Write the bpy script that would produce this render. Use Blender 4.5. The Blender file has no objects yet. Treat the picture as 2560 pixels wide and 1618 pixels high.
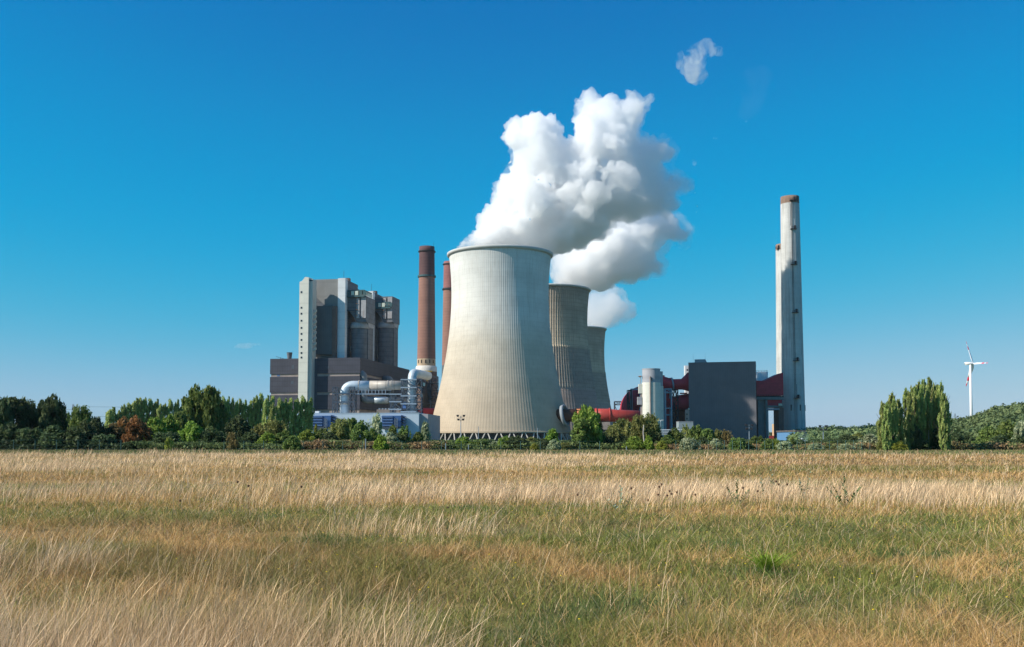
import bpy, math, random
import numpy as np
from mathutils import Vector, Matrix, noise
R = math.radians
sc = bpy.context.scene
C = sc.collection

# ------------------------------------------------------------------ camera
FPX, CXP, CYP = 2489.0, 1280.0, 809.0          # focal length and centre in photograph pixels
EYE = 1.8
HAZE = 2.4e-5
PITCH = R(3.5)
SW = 289 - FPX*math.tan(PITCH)                  # vertical lens shift in photograph pixels
cd = bpy.data.cameras.new('camera'); cam = bpy.data.objects.new('camera', cd); C.objects.link(cam)
cd.sensor_width = 36; cd.lens = 35; cd.clip_start = 0.1; cd.clip_end = 20000
cd.shift_y = SW/2560
cam.location = (0, 0, EYE); cam.rotation_euler = (R(90)+PITCH, 0, 0)
sc.camera = cam
# ------------------------------------------------------------------ light
SUN_EL, SUN_AZ = R(36), R(19)                   # sun on the left, a little behind the camera
sdir = Vector((-math.cos(SUN_AZ)*math.cos(SUN_EL), -math.sin(SUN_AZ)*math.cos(SUN_EL), math.sin(SUN_EL)))
w = bpy.data.worlds.new('World'); sc.world = w; w.use_nodes = True
nt = w.node_tree; nt.nodes.clear()
sky = nt.nodes.new('ShaderNodeTexSky'); sky.sky_type = 'NISHITA'; sky.sun_disc = False
sky.sun_elevation = SUN_EL; sky.sun_rotation = math.atan2(sdir.x, sdir.y)
sky.altitude = 0; sky.air_density = 1.0; sky.dust_density = 0.35; sky.ozone_density = 3.0
def vscale(src, k):
    v = nt.nodes.new('ShaderNodeVectorMath'); v.operation = 'SCALE'; nt.links.new(src, v.inputs[0]); v.inputs['Scale'].default_value = k; return v.outputs[0]
hs = nt.nodes.new('ShaderNodeRGBCurve')          # deep clear blue of this afternoon sky
for ch, pts in ((0, ((0, 0), (0.12, 0.0), (0.28, 0.005), (0.60, 0.20), (1, 0.40))), (1, ((0, 0), (0.22, 0.128), (0.32, 0.215), (0.45, 0.285), (0.70, 0.37), (1, 0.46))), (2, ((0, 0), (0.30, 0.28), (0.45, 0.41), (0.58, 0.495), (0.68, 0.51), (1, 0.55)))):
    cv_ = hs.mapping.curves[ch]
    cv_.points[0].location = pts[0]; cv_.points[1].location = pts[-1]
    for p_ in pts[1:-1]: cv_.points.new(*p_)
hs.mapping.update()
bg = nt.nodes.new('ShaderNodeBackground'); bg.inputs[1].default_value = 0.12
wo = nt.nodes.new('ShaderNodeOutputWorld')
nt.links.new(vscale(sky.outputs[0], 0.12), hs.inputs['Color']); nt.links.new(vscale(hs.outputs[0], 1/0.12), bg.inputs[0]); nt.links.new(bg.outputs[0], wo.inputs[0])
ld = bpy.data.lights.new('sun', 'SUN'); ld.energy = 4.8; ld.angle = R(0.5); ld.color = (1.0, 0.93, 0.82)
lo = bpy.data.objects.new('sun', ld); C.objects.link(lo); lo.location = (0, 0, 300)
lo.rotation_euler = sdir.to_track_quat('Z', 'Y').to_euler()
sc.view_settings.view_transform = 'Standard'; sc.view_settings.look = 'None'
sc.view_settings.exposure = 0.42; sc.view_settings.gamma = 1.0
cy = sc.cycles
cy.max_bounces = 26; cy.diffuse_bounces = 3; cy.glossy_bounces = 2; cy.transmission_bounces = 3
cy.volume_bounces = 24; cy.transparent_max_bounces = 8
cy.use_denoising = True
try: cy.denoiser = 'OPENIMAGEDENOISE'
except Exception: pass
cy.sample_clamp_indirect = 8

# ------------------------------------------------------------------ measuring helpers
def PX(px, py, Y):
    ys = (CYP - py + SW)/FPX
    dep = Y/(math.cos(PITCH) - ys*math.sin(PITCH))
    return (px - CXP)/FPX*dep
def PZ(py, Y):
    ys = (CYP - py + SW)/FPX
    dep = Y/(math.cos(PITCH) - ys*math.sin(PITCH))
    return EYE + dep*(math.sin(PITCH) + ys*math.cos(PITCH))
def XZ(px, py, Y): return PX(px, py, Y), PZ(py, Y)

class Frame:
    """a rotated ground frame: s along the front, v backwards; origin on the ground"""
    def __init__(s, ox, oy, a): s.o = (ox, oy); s.a = a; s.ca = math.cos(a); s.sa = math.sin(a)
    def S(f, px, v, py=1000):
        k = (px-CXP)/FPX; cp, sp = math.cos(PITCH), math.sin(PITCH)
        dz = PZ(py, f.o[1]) - EYE
        return (k*((f.o[1]+v*f.ca)*cp + dz*sp) - f.o[0] - v*f.sa)/(f.ca + k*f.sa*cp)
    def Y(f, s, v): return f.o[1] - s*f.sa + v*f.ca
    def Z(f, py, s, v): return PZ(py, f.Y(s, v))
    def loc(f): return (f.o[0], f.o[1], 0)

# ------------------------------------------------------------------ mesh helpers
class MB:
    def __init__(s): s.v = []; s.f = []
    def add(s, vs, fs):
        o = len(s.v); s.v += [tuple(p) for p in vs]; s.f += [tuple(i+o for i in f) for f in fs]; return s
    def box(s, x0, x1, y0, y1, z0, z1, m=None):
        vs = [(x0,y0,z0),(x1,y0,z0),(x1,y1,z0),(x0,y1,z0),(x0,y0,z1),(x1,y0,z1),(x1,y1,z1),(x0,y1,z1)]
        if m: vs = [m @ Vector(p) for p in vs]
        return s.add(vs, [(0,3,2,1),(4,5,6,7),(0,1,5,4),(1,2,6,5),(2,3,7,6),(3,0,4,7)])
    def tube(s, p, q, r, n=8, r2=None):
        p = Vector(p); q = Vector(q); d = (q-p).normalized(); r2 = r if r2 is None else r2
        a = d.orthogonal().normalized(); b = d.cross(a)
        vs = []
        for c, rr in ((p, r), (q, r2)):
            for i in range(n):
                t = 2*math.pi*i/n; vs.append(c + (a*math.cos(t)+b*math.sin(t))*rr)
        fs = [(i, (i+1) % n, n+(i+1) % n, n+i) for i in range(n)] + [tuple(range(n-1, -1, -1)), tuple(range(n, 2*n))]
        return s.add(vs, fs)
    def beam(s, p, q, w):
        return s.tube(p, q, w*0.7, 4)
    def path(s, pts, r, n=14):
        pts = [Vector(p) for p in pts]; rings = []; a = None
        rs = r if isinstance(r, (list, tuple)) else [r]*len(pts)
        for i, p in enumerate(pts):
            d = (pts[min(i+1, len(pts)-1)] - pts[max(i-1, 0)]).normalized()
            a = (a - d*a.dot(d)).normalized() if a is not None and (a - d*a.dot(d)).length > 1e-4 else d.orthogonal().normalized()
            b = d.cross(a)
            rings += [p + (a*math.cos(2*math.pi*k/n)+b*math.sin(2*math.pi*k/n))*rs[i] for k in range(n)]
        fs = [(i*n+k, i*n+(k+1) % n, (i+1)*n+(k+1) % n, (i+1)*n+k) for i in range(len(pts)-1) for k in range(n)]
        fs += [tuple(range(n-1, -1, -1)), tuple(range((len(pts)-1)*n, len(pts)*n))]
        return s.add(rings, fs)
    def lathe(s, prof, n=48, c=(0, 0), cap0=False, cap1=False):
        vs = [(c[0]+r*math.cos(2*math.pi*k/n), c[1]+r*math.sin(2*math.pi*k/n), z) for r, z in prof for k in range(n)]
        fs = [(i*n+k, i*n+(k+1) % n, (i+1)*n+(k+1) % n, (i+1)*n+k) for i in range(len(prof)-1) for k in range(n)]
        if cap0: fs.append(tuple(range(n-1, -1, -1)))
        if cap1: fs.append(tuple(range((len(prof)-1)*n, len(prof)*n)))
        return s.add(vs, fs)
    def prism(s, poly, y0, y1):
        """polygon in x,z pushed along y"""
        n = len(poly)
        vs = [(x, y0, z) for x, z in poly] + [(x, y1, z) for x, z in poly]
        return s.add(vs, [tuple(range(n)), tuple(range(2*n-1, n-1, -1))] + [(i, n+i, n+(i+1) % n, (i+1) % n) for i in range(n)])
    def build(s, name, mat, parent=None, smooth=False, loc=None):
        me = bpy.data.meshes.new(name); me.from_pydata(s.v, [], s.f); me.update()
        me.materials.append(mat)
        if smooth:
            me.polygons.foreach_set('use_smooth', [len(p.vertices) == 4 for p in me.polygons])
        return link(name, me, parent, loc)
def link(name, me, parent=None, loc=None):
    o = bpy.data.objects.new(name, me); C.objects.link(o)
    if parent: o.parent = parent
    if loc: o.location = loc
    return o
def tag(o, label, cat, group=None, kind=None):
    if label: o['label'] = label
    if cat: o['category'] = cat
    if group: o['group'] = group
    if kind: o['kind'] = kind
    return o
def thing(name, label, cat, loc=(0, 0, 0), rz=0, group=None):
    o = bpy.data.objects.new(name, None); C.objects.link(o); o.location = loc; o.rotation_euler = (0, 0, rz)
    o.empty_display_size = 1
    return tag(o, label, cat, group)
def bend(pts, r, k=6):
    """round the corners of a polyline"""
    pts = [Vector(p) for p in pts]; out = [pts[0]]
    for i in range(1, len(pts)-1):
        a = (pts[i-1]-pts[i]).normalized(); b = (pts[i+1]-pts[i]).normalized()
        p0 = pts[i]+a*r; p1 = pts[i]+b*r
        for j in range(k+1):
            t = j/k; out.append(p0*(1-t)**2 + pts[i]*2*t*(1-t) + p1*t*t)
    return out + [pts[-1]]

# ------------------------------------------------------------------ materials
def mat(name, col, rough=0.8, var=0.15, scale=0.3, stretch=(1, 1, 1), stripes=None, bump=0.0, bscale=4, metal=0,
        col2=None, zramp=None, streak=0.0, rust=None):
    m = bpy.data.materials.new(name); m.use_nodes = True; t = m.node_tree; N = t.nodes; L = t.links
    b = N['Principled BSDF']; b.inputs['Roughness'].default_value = rough; b.inputs['Metallic'].default_value = metal
    b.inputs['Specular IOR Level'].default_value = 0.25
    tc = N.new('ShaderNodeTexCoord'); mp = N.new('ShaderNodeMapping'); mp.inputs['Scale'].default_value = stretch
    L.new(tc.outputs['Object'], mp.inputs[0])
    def noi(sc_, det=5, vec=mp.outputs[0], rg=0.6):
        n = N.new('ShaderNodeTexNoise'); n.inputs['Scale'].default_value = sc_; n.inputs['Detail'].default_value = det
        n.inputs['Roughness'].default_value = rg; L.new(vec, n.inputs['Vector']); return n.outputs[0]
    def mix(f, a, c, mode='MIX'):
        x = N.new('ShaderNodeMix'); x.data_type = 'RGBA'; x.blend_type = mode
        for s_, v_ in ((0, f), (6, a), (7, c)):
            if hasattr(v_, 'links'): L.new(v_, x.inputs[s_])
            else: x.inputs[s_].default_value = v_ if s_ == 0 else (*v_, 1)
        return x.outputs[2]
    def mrange(v_, a, b_, c=0, d=1):
        r = N.new('ShaderNodeMapRange'); L.new(v_, r.inputs[0])
        for i, q in enumerate((a, b_, c, d)): r.inputs[i+1].default_value = q
        return r.outputs[0]
    lo_ = tuple(max(0, c*(1-var)) for c in col); hi_ = tuple(min(1, c*(1+var)) for c in col)
    if col2: hi_ = col2
    n1 = noi(scale)
    c = mix(mrange(n1, 0.3, 0.7), lo_, hi_)
    if zramp:      # own colour by height: list of (z, colour)
        sx = N.new('ShaderNodeSeparateXYZ'); L.new(tc.outputs['Object'], sx.inputs[0])
        z0, z1 = zramp[0][0], zramp[-1][0]
        wob = N.new('ShaderNodeMath'); wob.operation = 'MULTIPLY_ADD'; L.new(n1, wob.inputs[0]); wob.inputs[1].default_value = (z1-z0)*0.015
        L.new(sx.outputs[2], wob.inputs[2])
        cr = N.new('ShaderNodeValToRGB'); L.new(mrange(wob.outputs[0], z0, z1), cr.inputs[0])
        els = cr.color_ramp.elements
        for i, (z, q) in enumerate(zramp):
            e = els[i] if i < 2 else els.new(0.5)
        for i, (z, q) in enumerate(zramp):
            els[i].position = (z-z0)/(z1-z0) if i else 0
        srt = sorted(range(len(els)), key=lambda i: els[i].position)
        for i, (z, q) in zip(srt, zramp): els[i].color = (*q, 1)
        c = mix(1.0, cr.outputs[0], mix(mrange(n1, 0.3, 0.7), (1-var,)*3, (1+var,)*3), 'MULTIPLY')
    if streak:     # run-off streaks
        m2 = N.new('ShaderNodeMapping'); m2.inputs['Scale'].default_value = (1, 1, 0.03); L.new(tc.outputs['Object'], m2.inputs[0])
        n2 = noi(0.9, 4, m2.outputs[0], 0.7)
        c = mix(mrange(n2, 0.5, 0.72, 0, streak), c, rust or tuple(q*0.35 for q in col))
    if stripes:    # (axis, period m, depth) panel joints
        for ax, per, dep in stripes:
            sx = N.new('ShaderNodeSeparateXYZ'); L.new(tc.outputs['Object'], sx.inputs[0])
            q = N.new('ShaderNodeMath'); q.operation = 'PINGPONG'; q.inputs[1].default_value = per/2
            if ax == 'xy':
                ad = N.new('ShaderNodeMath'); L.new(sx.outputs[0], ad.inputs[0]); L.new(sx.outputs[1], ad.inputs[1]); L.new(ad.outputs[0], q.inputs[0])
            else: L.new(sx.outputs['xyz'.index(ax)], q.inputs[0])
            c = mix(mrange(q.outputs[0], per*0.04, per*0.12, dep, 0), c, tuple(k*0.4 for k in col))
    L.new(c, b.inputs['Base Color'])
    if bump:
        bp = N.new('ShaderNodeBump'); bp.inputs['Strength'].default_value = bump; bp.inputs['Distance'].default_value = 0.3
        L.new(noi(bscale), bp.inputs['Height']); L.new(bp.outputs[0], b.inputs['Normal'])
    return m
def leafmat(name, dark, light, trans=0.38):
    dark = (dark[0]*2.7, dark[1]*2.5, dark[2]*1.9); light = (light[0]*2.2, light[1]*2.0, light[2]*1.6)
    m = bpy.data.materials.new(name); m.use_nodes = True; t = m.node_tree; N = t.nodes; L = t.links
    b = N['Principled BSDF']; b.inputs['Roughness'].default_value = 0.6; b.inputs['Specular IOR Level'].default_value = 0.2
    a = N.new('ShaderNodeAttribute'); a.attribute_name = 'tint'
    oi = N.new('ShaderNodeObjectInfo')
    x = N.new('ShaderNodeMix'); x.data_type = 'RGBA'; x.inputs[6].default_value = (*dark, 1); x.inputs[7].default_value = (*light, 1)
    L.new(a.outputs['Fac'], x.inputs[0])
    h = N.new('ShaderNodeHueSaturation'); L.new(x.outputs[2], h.inputs['Color'])
    r = N.new('ShaderNodeMapRange'); L.new(oi.outputs['Random'], r.inputs[0]); r.inputs[3].default_value = 0.485; r.inputs[4].default_value = 0.515
    L.new(r.outputs[0], h.inputs['Hue'])
    r2 = N.new('ShaderNodeMapRange'); L.new(oi.outputs['Random'], r2.inputs[0]); r2.inputs[3].default_value = 0.85; r2.inputs[4].default_value = 1.2
    L.new(r2.outputs[0], h.inputs['Value'])
    L.new(h.outputs[0], b.inputs['Base Color'])
    tr = N.new('ShaderNodeBsdfTranslucent'); L.new(h.outputs[0], tr.inputs[0])
    ms = N.new('ShaderNodeMixShader'); ms.inputs[0].default_value = trans
    L.new(b.outputs[0], ms.inputs[1]); L.new(tr.outputs[0], ms.inputs[2]); L.new(ms.outputs[0], N['Material Output'].inputs[0])
    return m
def steam_mat(name, dens, nscale=0.03, lo=0.0, col=(0.990, 0.993, 0.997), rate=0.35, thin=None, th=(0.35, 0.6), aniso=0.35):
    m = bpy.data.materials.new(name); m.use_nodes = True; t = m.node_tree; N = t.nodes; L = t.links
    N.remove(N['Principled BSDF'])
    pv = N.new('ShaderNodeVolumePrincipled'); pv.inputs['Color'].default_value = (*col, 1); pv.inputs['Anisotropy'].default_value = aniso
    pv.inputs['Density'].default_value = dens
    L.new(pv.outputs[0], N['Material Output'].inputs['Volume'])
    if nscale:
        tc = N.new('ShaderNodeTexCoord')
        n = N.new('ShaderNodeTexNoise'); n.inputs['Scale'].default_value = nscale; n.inputs['Detail'].default_value = 5; n.inputs['Roughness'].default_value = 0.6
        n.inputs['Distortion'].default_value = 0.5
        L.new(tc.outputs['Object'], n.inputs['Vector'])
        r = N.new('ShaderNodeMapRange'); L.new(n.outputs[0], r.inputs[0]); r.inputs[1].default_value = th[0]; r.inputs[2].default_value = th[1]
        r.inputs[3].default_value = dens*lo; r.inputs[4].default_value = dens
        out = r.outputs[0]
        if thin:       # thinner downwind: (axis, near, far, factor at far)
            sx = N.new('ShaderNodeSeparateXYZ'); L.new(tc.outputs['Object'], sx.inputs[0])
            q = N.new('ShaderNodeMapRange'); q.interpolation_type = 'SMOOTHSTEP'; L.new(sx.outputs['xyz'.index(thin[0])], q.inputs[0])
            q.inputs[1].default_value = thin[1]; q.inputs[2].default_value = thin[2]; q.inputs[3].default_value = 1; q.inputs[4].default_value = thin[3]
            k = N.new('ShaderNodeMath'); k.operation = 'MULTIPLY'; L.new(out, k.inputs[0]); L.new(q.outputs[0], k.inputs[1]); out = k.outputs[0]
        L.new(out, pv.inputs['Density'])
        m.cycles.volume_step_rate = rate
        m.cycles.volume_interpolation = 'LINEAR'
    return m

M = {}
M['dark_clad'] = mat('dark_cladding', (0.052, 0.056, 0.076), 0.7, 0.18, 0.15, stripes=[('xy', 1.6, 0.3), ('z', 3.1, 0.35)])
M['strip'] = mat('concrete_strip', (0.30, 0.25, 0.23), 0.85, 0.2, 0.3)
M['recess'] = mat('recess_cladding', (0.055, 0.075, 0.10), 0.7, 0.15, 0.2, stripes=[('xy', 1.2, 0.3)])
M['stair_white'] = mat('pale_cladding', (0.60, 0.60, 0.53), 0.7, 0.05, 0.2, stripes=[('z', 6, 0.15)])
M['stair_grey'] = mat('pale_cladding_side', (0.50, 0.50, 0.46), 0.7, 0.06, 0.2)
M['boiler_clad'] = mat('boiler_cladding', (0.215, 0.215, 0.21), 0.7, 0.12, 0.15, stripes=[('xy', 0.9, 0.35), ('z', 9, 0.15)])
M['boiler_inset'] = mat('boiler_inset_cladding', (0.10, 0.115, 0.125), 0.7, 0.12, 0.15, stripes=[('xy', 1.2, 0.25)])
M['white_strip'] = mat('white_strip', (0.62, 0.64, 0.66), 0.6, 0.06, 0.2, stripes=[('z', 5, 0.12)])
M['grey_metal'] = mat('grey_metal', (0.115, 0.13, 0.15), 0.6, 0.25, 0.25, stripes=[('z', 3.2, 0.35)], streak=0.35, rust=(0.22, 0.10, 0.05))
M['duct_panel'] = mat('duct_panel', (0.32, 0.32, 0.33), 0.6, 0.2, 0.3, streak=0.4, rust=(0.25, 0.12, 0.07))
M['teal'] = mat('teal_rail', (0.045, 0.10, 0.11), 0.6, 0.15, 0.5)
M['cream'] = mat('cream_panel', (0.50, 0.55, 0.47), 0.6, 0.1, 0.5)
M['window'] = mat('dark_window', (0.015, 0.018, 0.022), 0.2, 0.1, 0.5)
M['hall'] = mat('silver_hall_wall', (0.46, 0.56, 0.66), 0.55, 0.03, 0.1, stripes=[('x', 3, 0.06)])
M['hall_side'] = mat('hall_side_wall', (0.35, 0.34, 0.36), 0.7, 0.1, 0.3)
M['blue'] = mat('blue_louvre', (0.04, 0.10, 0.25), 0.45, 0.2, 0.4)
M['blue_light'] = mat('blue_grille', (0.07, 0.14, 0.30), 0.5, 0.15, 0.4)
M['pipe'] = mat('galvanised_pipe', (0.40, 0.37, 0.33), 0.5, 0.12, 0.2, stripes=[('x', 4.6, 0.45)], streak=0.4, rust=(0.38, 0.25, 0.14), metal=0.1)
M['pipe_v'] = mat('galvanised_riser', (0.50, 0.57, 0.62), 0.45, 0.1, 0.2, stripes=[('z', 5.0, 0.3)], metal=0.2)
M['pipe_dark'] = mat('dull_pipe', (0.20, 0.21, 0.22), 0.6, 0.15, 0.2, stripes=[('y', 6, 0.3)])
M['steel'] = mat('steelwork', (0.05, 0.07, 0.095), 0.6, 0.2, 0.6)
M['steel_light'] = mat('steelwork_light', (0.25, 0.31, 0.37), 0.6, 0.1, 0.6)
M['yellow'] = mat('yellow_paint', (0.55, 0.38, 0.05), 0.6, 0.1, 0.6)
M['brick'] = mat('chimney_brick', (0.26, 0.14, 0.11), 0.85, 0.12, 0.12, stripes=[('z', 2.4, 0.22)])
M['brick_dark'] = mat('chimney_soot_brick', (0.105, 0.058, 0.06), 0.85, 0.12, 0.12, stripes=[('z', 2.4, 0.25)])
M['brick_red'] = mat('chimney_red_brick', (0.25, 0.11, 0.105), 0.85, 0.12, 0.12, stripes=[('z', 2.4, 0.2)])
M['brick_pale'] = mat('chimney_plaster', (0.46, 0.35, 0.24), 0.85, 0.15, 0.2, streak=0.4, rust=(0.3, 0.16, 0.08))
M['whitewash'] = mat('whitewashed_ring', (0.62, 0.60, 0.55), 0.8, 0.08, 0.2)
M['red'] = mat('red_duct', (0.46, 0.040, 0.065), 0.55, 0.18, 0.2, stripes=[('z', 2.2, 0.12)])
M['red_bright'] = mat('red_pipe', (0.36, 0.048, 0.04), 0.5, 0.15, 0.15, stripes=[('x', 5, 0.25)])
M['red_vivid'] = mat('red_tank', (0.55, 0.035, 0.03), 0.45, 0.08, 0.2)
M['rust'] = mat('rusty_pipe', (0.36, 0.15, 0.07), 0.8, 0.25, 0.35, stripes=[('x', 4, 0.3)])
M['rust_dark'] = mat('dark_rusty_pipe', (0.12, 0.05, 0.035), 0.8, 0.25, 0.35)
M['collar'] = mat('concrete_collar', (0.27, 0.30, 0.33), 0.8, 0.12, 0.3)
M['silo'] = mat('silo_concrete', (0.60, 0.60, 0.54), 0.85, 0.07, 0.25, stripes=[('z', 4.5, 0.08)], streak=0.18)
M['silo_cap'] = mat('silo_cladding', (0.34, 0.35, 0.385), 0.6, 0.06, 0.3, stripes=[('z', 12, 0.2)])
M['box_clad'] = mat('grey_box_cladding', (0.155, 0.15, 0.165), 0.7, 0.1, 0.12, stripes=[('x', 1.5, 0.15)])
M['box_side'] = mat('box_side', (0.14, 0.15, 0.17), 0.7, 0.1, 0.2)
M['unit'] = mat('roof_unit', (0.25, 0.31, 0.34), 0.7, 0.1, 0.3)
M['tank'] = mat('white_tank', (0.66, 0.68, 0.68), 0.5, 0.06, 0.3)
M['concrete_col'] = mat('teal_grey_column', (0.13, 0.19, 0.20), 0.8, 0.15, 0.3, streak=0.3)
M['stack'] = mat('stack_concrete', (0.50, 0.50, 0.48), 0.85, 0.14, 0.10, stripes=[('z', 3.6, 0.07)], streak=0.6, rust=(0.16, 0.14, 0.13))
M['stack_rust'] = mat('stack_rusty_top', (0.23, 0.155, 0.115), 0.85, 0.35, 0.35, streak=0.5, rust=(0.12, 0.07, 0.05))
M['black'] = mat('black_steel', (0.03, 0.03, 0.035), 0.7, 0.2, 0.5)
M['brown_wall'] = mat('brown_wall', (0.14, 0.10, 0.09), 0.8, 0.2, 0.3)
M['hall_blue'] = mat('blue_hall_wall', (0.10, 0.23, 0.42), 0.6, 0.06, 0.2, stripes=[('x', 2, 0.12)])
M['roof_dark'] = mat('dark_roof', (0.10, 0.09, 0.09), 0.8, 0.15, 0.3)
M['turbine_white'] = mat('turbine_white', (0.80, 0.80, 0.80), 0.4, 0.03, 0.3)
M['signal_red'] = mat('signal_red', (0.75, 0.06, 0.10), 0.5, 0.05, 0.3)
M['plaster'] = mat('tan_plaster', (0.50, 0.34, 0.20), 0.85, 0.12, 0.4)
M['tile'] = mat('roof_tile', (0.30, 0.12, 0.08), 0.85, 0.2, 0.8)
M['bark'] = mat('bark', (0.10, 0.08, 0.06), 0.9, 0.3, 2, stretch=(1, 1, 0.3))
M['bark_pale'] = mat('pale_bark', (0.45, 0.42, 0.38), 0.9, 0.3, 2, stretch=(1, 1, 0.5))
M['post'] = mat('green_fence_post', (0.06, 0.13, 0.12), 0.7, 0.2, 1)
M['post_pale'] = mat('pale_fence_post', (0.40, 0.40, 0.38), 0.7, 0.2, 1)
M['asphalt'] = mat('asphalt', (0.12, 0.12, 0.12), 0.9, 0.15, 0.6)
T1RAMP = [(0, (0.43, 0.35, 0.255)), (25, (0.46, 0.385, 0.29)), (60, (0.50, 0.455, 0.375)), (78, (0.60, 0.585, 0.54)), (117, (0.60, 0.61, 0.59))]
M['tower'] = mat('tower_concrete', (0.45, 0.4, 0.33), 0.88, 0.10, 0.06, stretch=(1, 1, 1.8), zramp=T1RAMP, streak=0.32, rust=(0.30, 0.24, 0.18), stripes=[('z', 2.9, 0.07)])
M['tower_old'] = mat('old_tower_concrete', (0.27, 0.235, 0.205), 0.9, 0.16, 0.07, stretch=(1, 1, 2.2), streak=0.3,
    zramp=[(0, (0.36, 0.29, 0.25)), (39, (0.36, 0.29, 0.25)), (41, (0.37, 0.32, 0.265)), (70, (0.37, 0.32, 0.265)), (72, (0.50, 0.41, 0.30)), (117, (0.34, 0.285, 0.23))], stripes=[('z', 2.9, 0.22)])
M['tower_rim'] = mat('tower_rim', (0.46, 0.47, 0.46), 0.85, 0.1, 0.2)
M['leg'] = mat('leg_concrete', (0.55, 0.51, 0.45), 0.85, 0.08, 0.3)
M['fill'] = mat('tower_fill', (0.10, 0.13, 0.19), 0.8, 0.35, 0.25, stripes=[('x', 3.5, 0.5)])
# ================================================================== COOLING TOWERS
TOWER_H = 117.0
def t_rad(z):   # shell radius by height
    zw, rw = 92.0, 30.4
    if z < zw: return rw*math.sqrt(1 + ((zw-z)/81.0)**2)
    return rw*math.sqrt(1 + ((z-zw)/74)**2)
def shell(ribs, segs, amp, zs, name, m, parent):
    per = [(0, 0), (0.08, 1), (0.24, 1), (0.32, 0), (0.66, 0)]
    ang = np.array([(i+p)/ribs*2*math.pi for i in range(ribs) for p, _ in per]); bumpv = np.array([q for i in range(ribs) for _, q in per])
    V = []
    for z in zs:
        r = t_rad(z) + bumpv*amp(z)
        V.append(np.stack([r*np.cos(ang), r*np.sin(ang), np.full_like(ang, z)], 1))
    n = len(ang); nz = len(zs)
    top_in = [np.stack([(t_rad(z)-1.0)*np.cos(ang), (t_rad(z)-1.0)*np.sin(ang), np.full_like(ang, z)], 1) for z in (TOWER_H, 100, 80)]
    V = np.concatenate(V + top_in); nz += 3
    i = np.arange(nz-1)[:, None]*n; k = np.arange(n)[None, :]; k2 = (k+1) % n
    F = np.stack([i+k, i+k2, i+n+k2, i+n+k], -1).reshape(-1, 4)
    return npmesh(name, V, F, m, parent)
def npmesh(name, V, F, m, parent=None, attrs=None, smooth=False):
    me = bpy.data.meshes.new(name); nf, k = F.shape
    me.vertices.add(len(V)); me.vertices.foreach_set('co', np.ascontiguousarray(V, dtype=np.float32).ravel())
    me.loops.add(nf*k); me.loops.foreach_set('vertex_index', np.ascontiguousarray(F, dtype=np.int32).ravel())
    me.polygons.add(nf); me.polygons.foreach_set('loop_start', np.arange(0, nf*k, k, dtype=np.int32))
    try: me.polygons.foreach_set('loop_total', np.full(nf, k, dtype=np.int32))
    except Exception: pass
    me.update(calc_edges=True)
    for an, av in (attrs or {}).items():
        if av.ndim == 1:
            a = me.attributes.new(an, 'FLOAT', 'POINT'); a.data.foreach_set('value', av.astype(np.float32))
        else:
            a = me.attributes.new(an, 'FLOAT_COLOR', 'POINT')
            a.data.foreach_set('color', np.concatenate([av, np.ones((len(av), 1))], 1).astype(np.float32).ravel())
    if m: me.materials.append(m)
    if smooth: me.polygons.foreach_set('use_smooth', [True]*nf)
    return link(name, me, parent)
leg_me = None
def tower(cx, Y, m, rimm, label, amp, ribs, rim_h):
    global leg_me
    X = PX(cx, 900, Y)
    t = thing('cooling_tower', label, 'cooling tower', (X, Y, 0), 0, 'concrete cooling towers')
    z0 = 5.4
    zs = sorted(set([z0 + (TOWER_H-z0)*i/54 for i in range(55)] + [39.6, 40.4, 71.2, 72.0]))
    shell(ribs, 5, amp, zs, 'shell', m, t)
    rt = t_rad(TOWER_H)
    b = MB(); b.lathe([(rt-1.0, TOWER_H-1.0), (rt+0.5, TOWER_H-1.3), (rt+1.2, TOWER_H-0.5), (rt+1.2, TOWER_H+rim_h*0.6), (rt-1.2, TOWER_H+rim_h*0.6+0.1), (rt-1.2, TOWER_H-1.5)], 128).build('rim', rimm, t, True)
    b = MB(); b.lathe([(t_rad(z0)-1.0, z0), (t_rad(z0)+0.5, z0), (t_rad(z0)+0.5, z0+0.9), (t_rad(z0)-0.2, z0+1.1)], 128).build('base_ring', m, t)
    MB().lathe([(38, -0.5), (38, z0+0.5)], 72).build('fill', M['fill'], t)
    n = 38; rb = t_rad(z0)-0.2; ro = rb+2.0
    for i in range(n):
        for sgn in (-1, 1):
            a0 = 2*math.pi*(i+0.5)/n + sgn*0.1*2*math.pi/n; a1 = 2*math.pi*(i+0.5)/n + sgn*0.43*2*math.pi/n
            MB().beam((rb*math.cos(a0), rb*math.sin(a0), z0+0.1), (ro*math.cos(a1), ro*math.sin(a1), -0.3), 0.62).build('leg', M['leg'], t)
    return t
T1 = tower(1250, 620, M['tower'], M['tower_rim'], 'nearest and largest pale beige cooling tower with vertical ribs and V shaped legs', lambda z: 0.032, 150, 1.0)
T2 = tower(1370, 768, M['tower_old'], M['tower_rim'], 'grey brown middle cooling tower half hidden behind the nearest pale one', lambda z: 0.5 if 40 < z < 71.8 else (0.16 if z > 72 else 0.05), 110, 0.7)
T3 = tower(1438, 1044, M['tower_old'], M['tower_rim'], 'farthest grey cooling tower showing only a narrow slice on the right', lambda z: 0.5 if 40 < z < 71.8 else (0.12 if z > 72 else 0.05), 110, 0.7)

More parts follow.
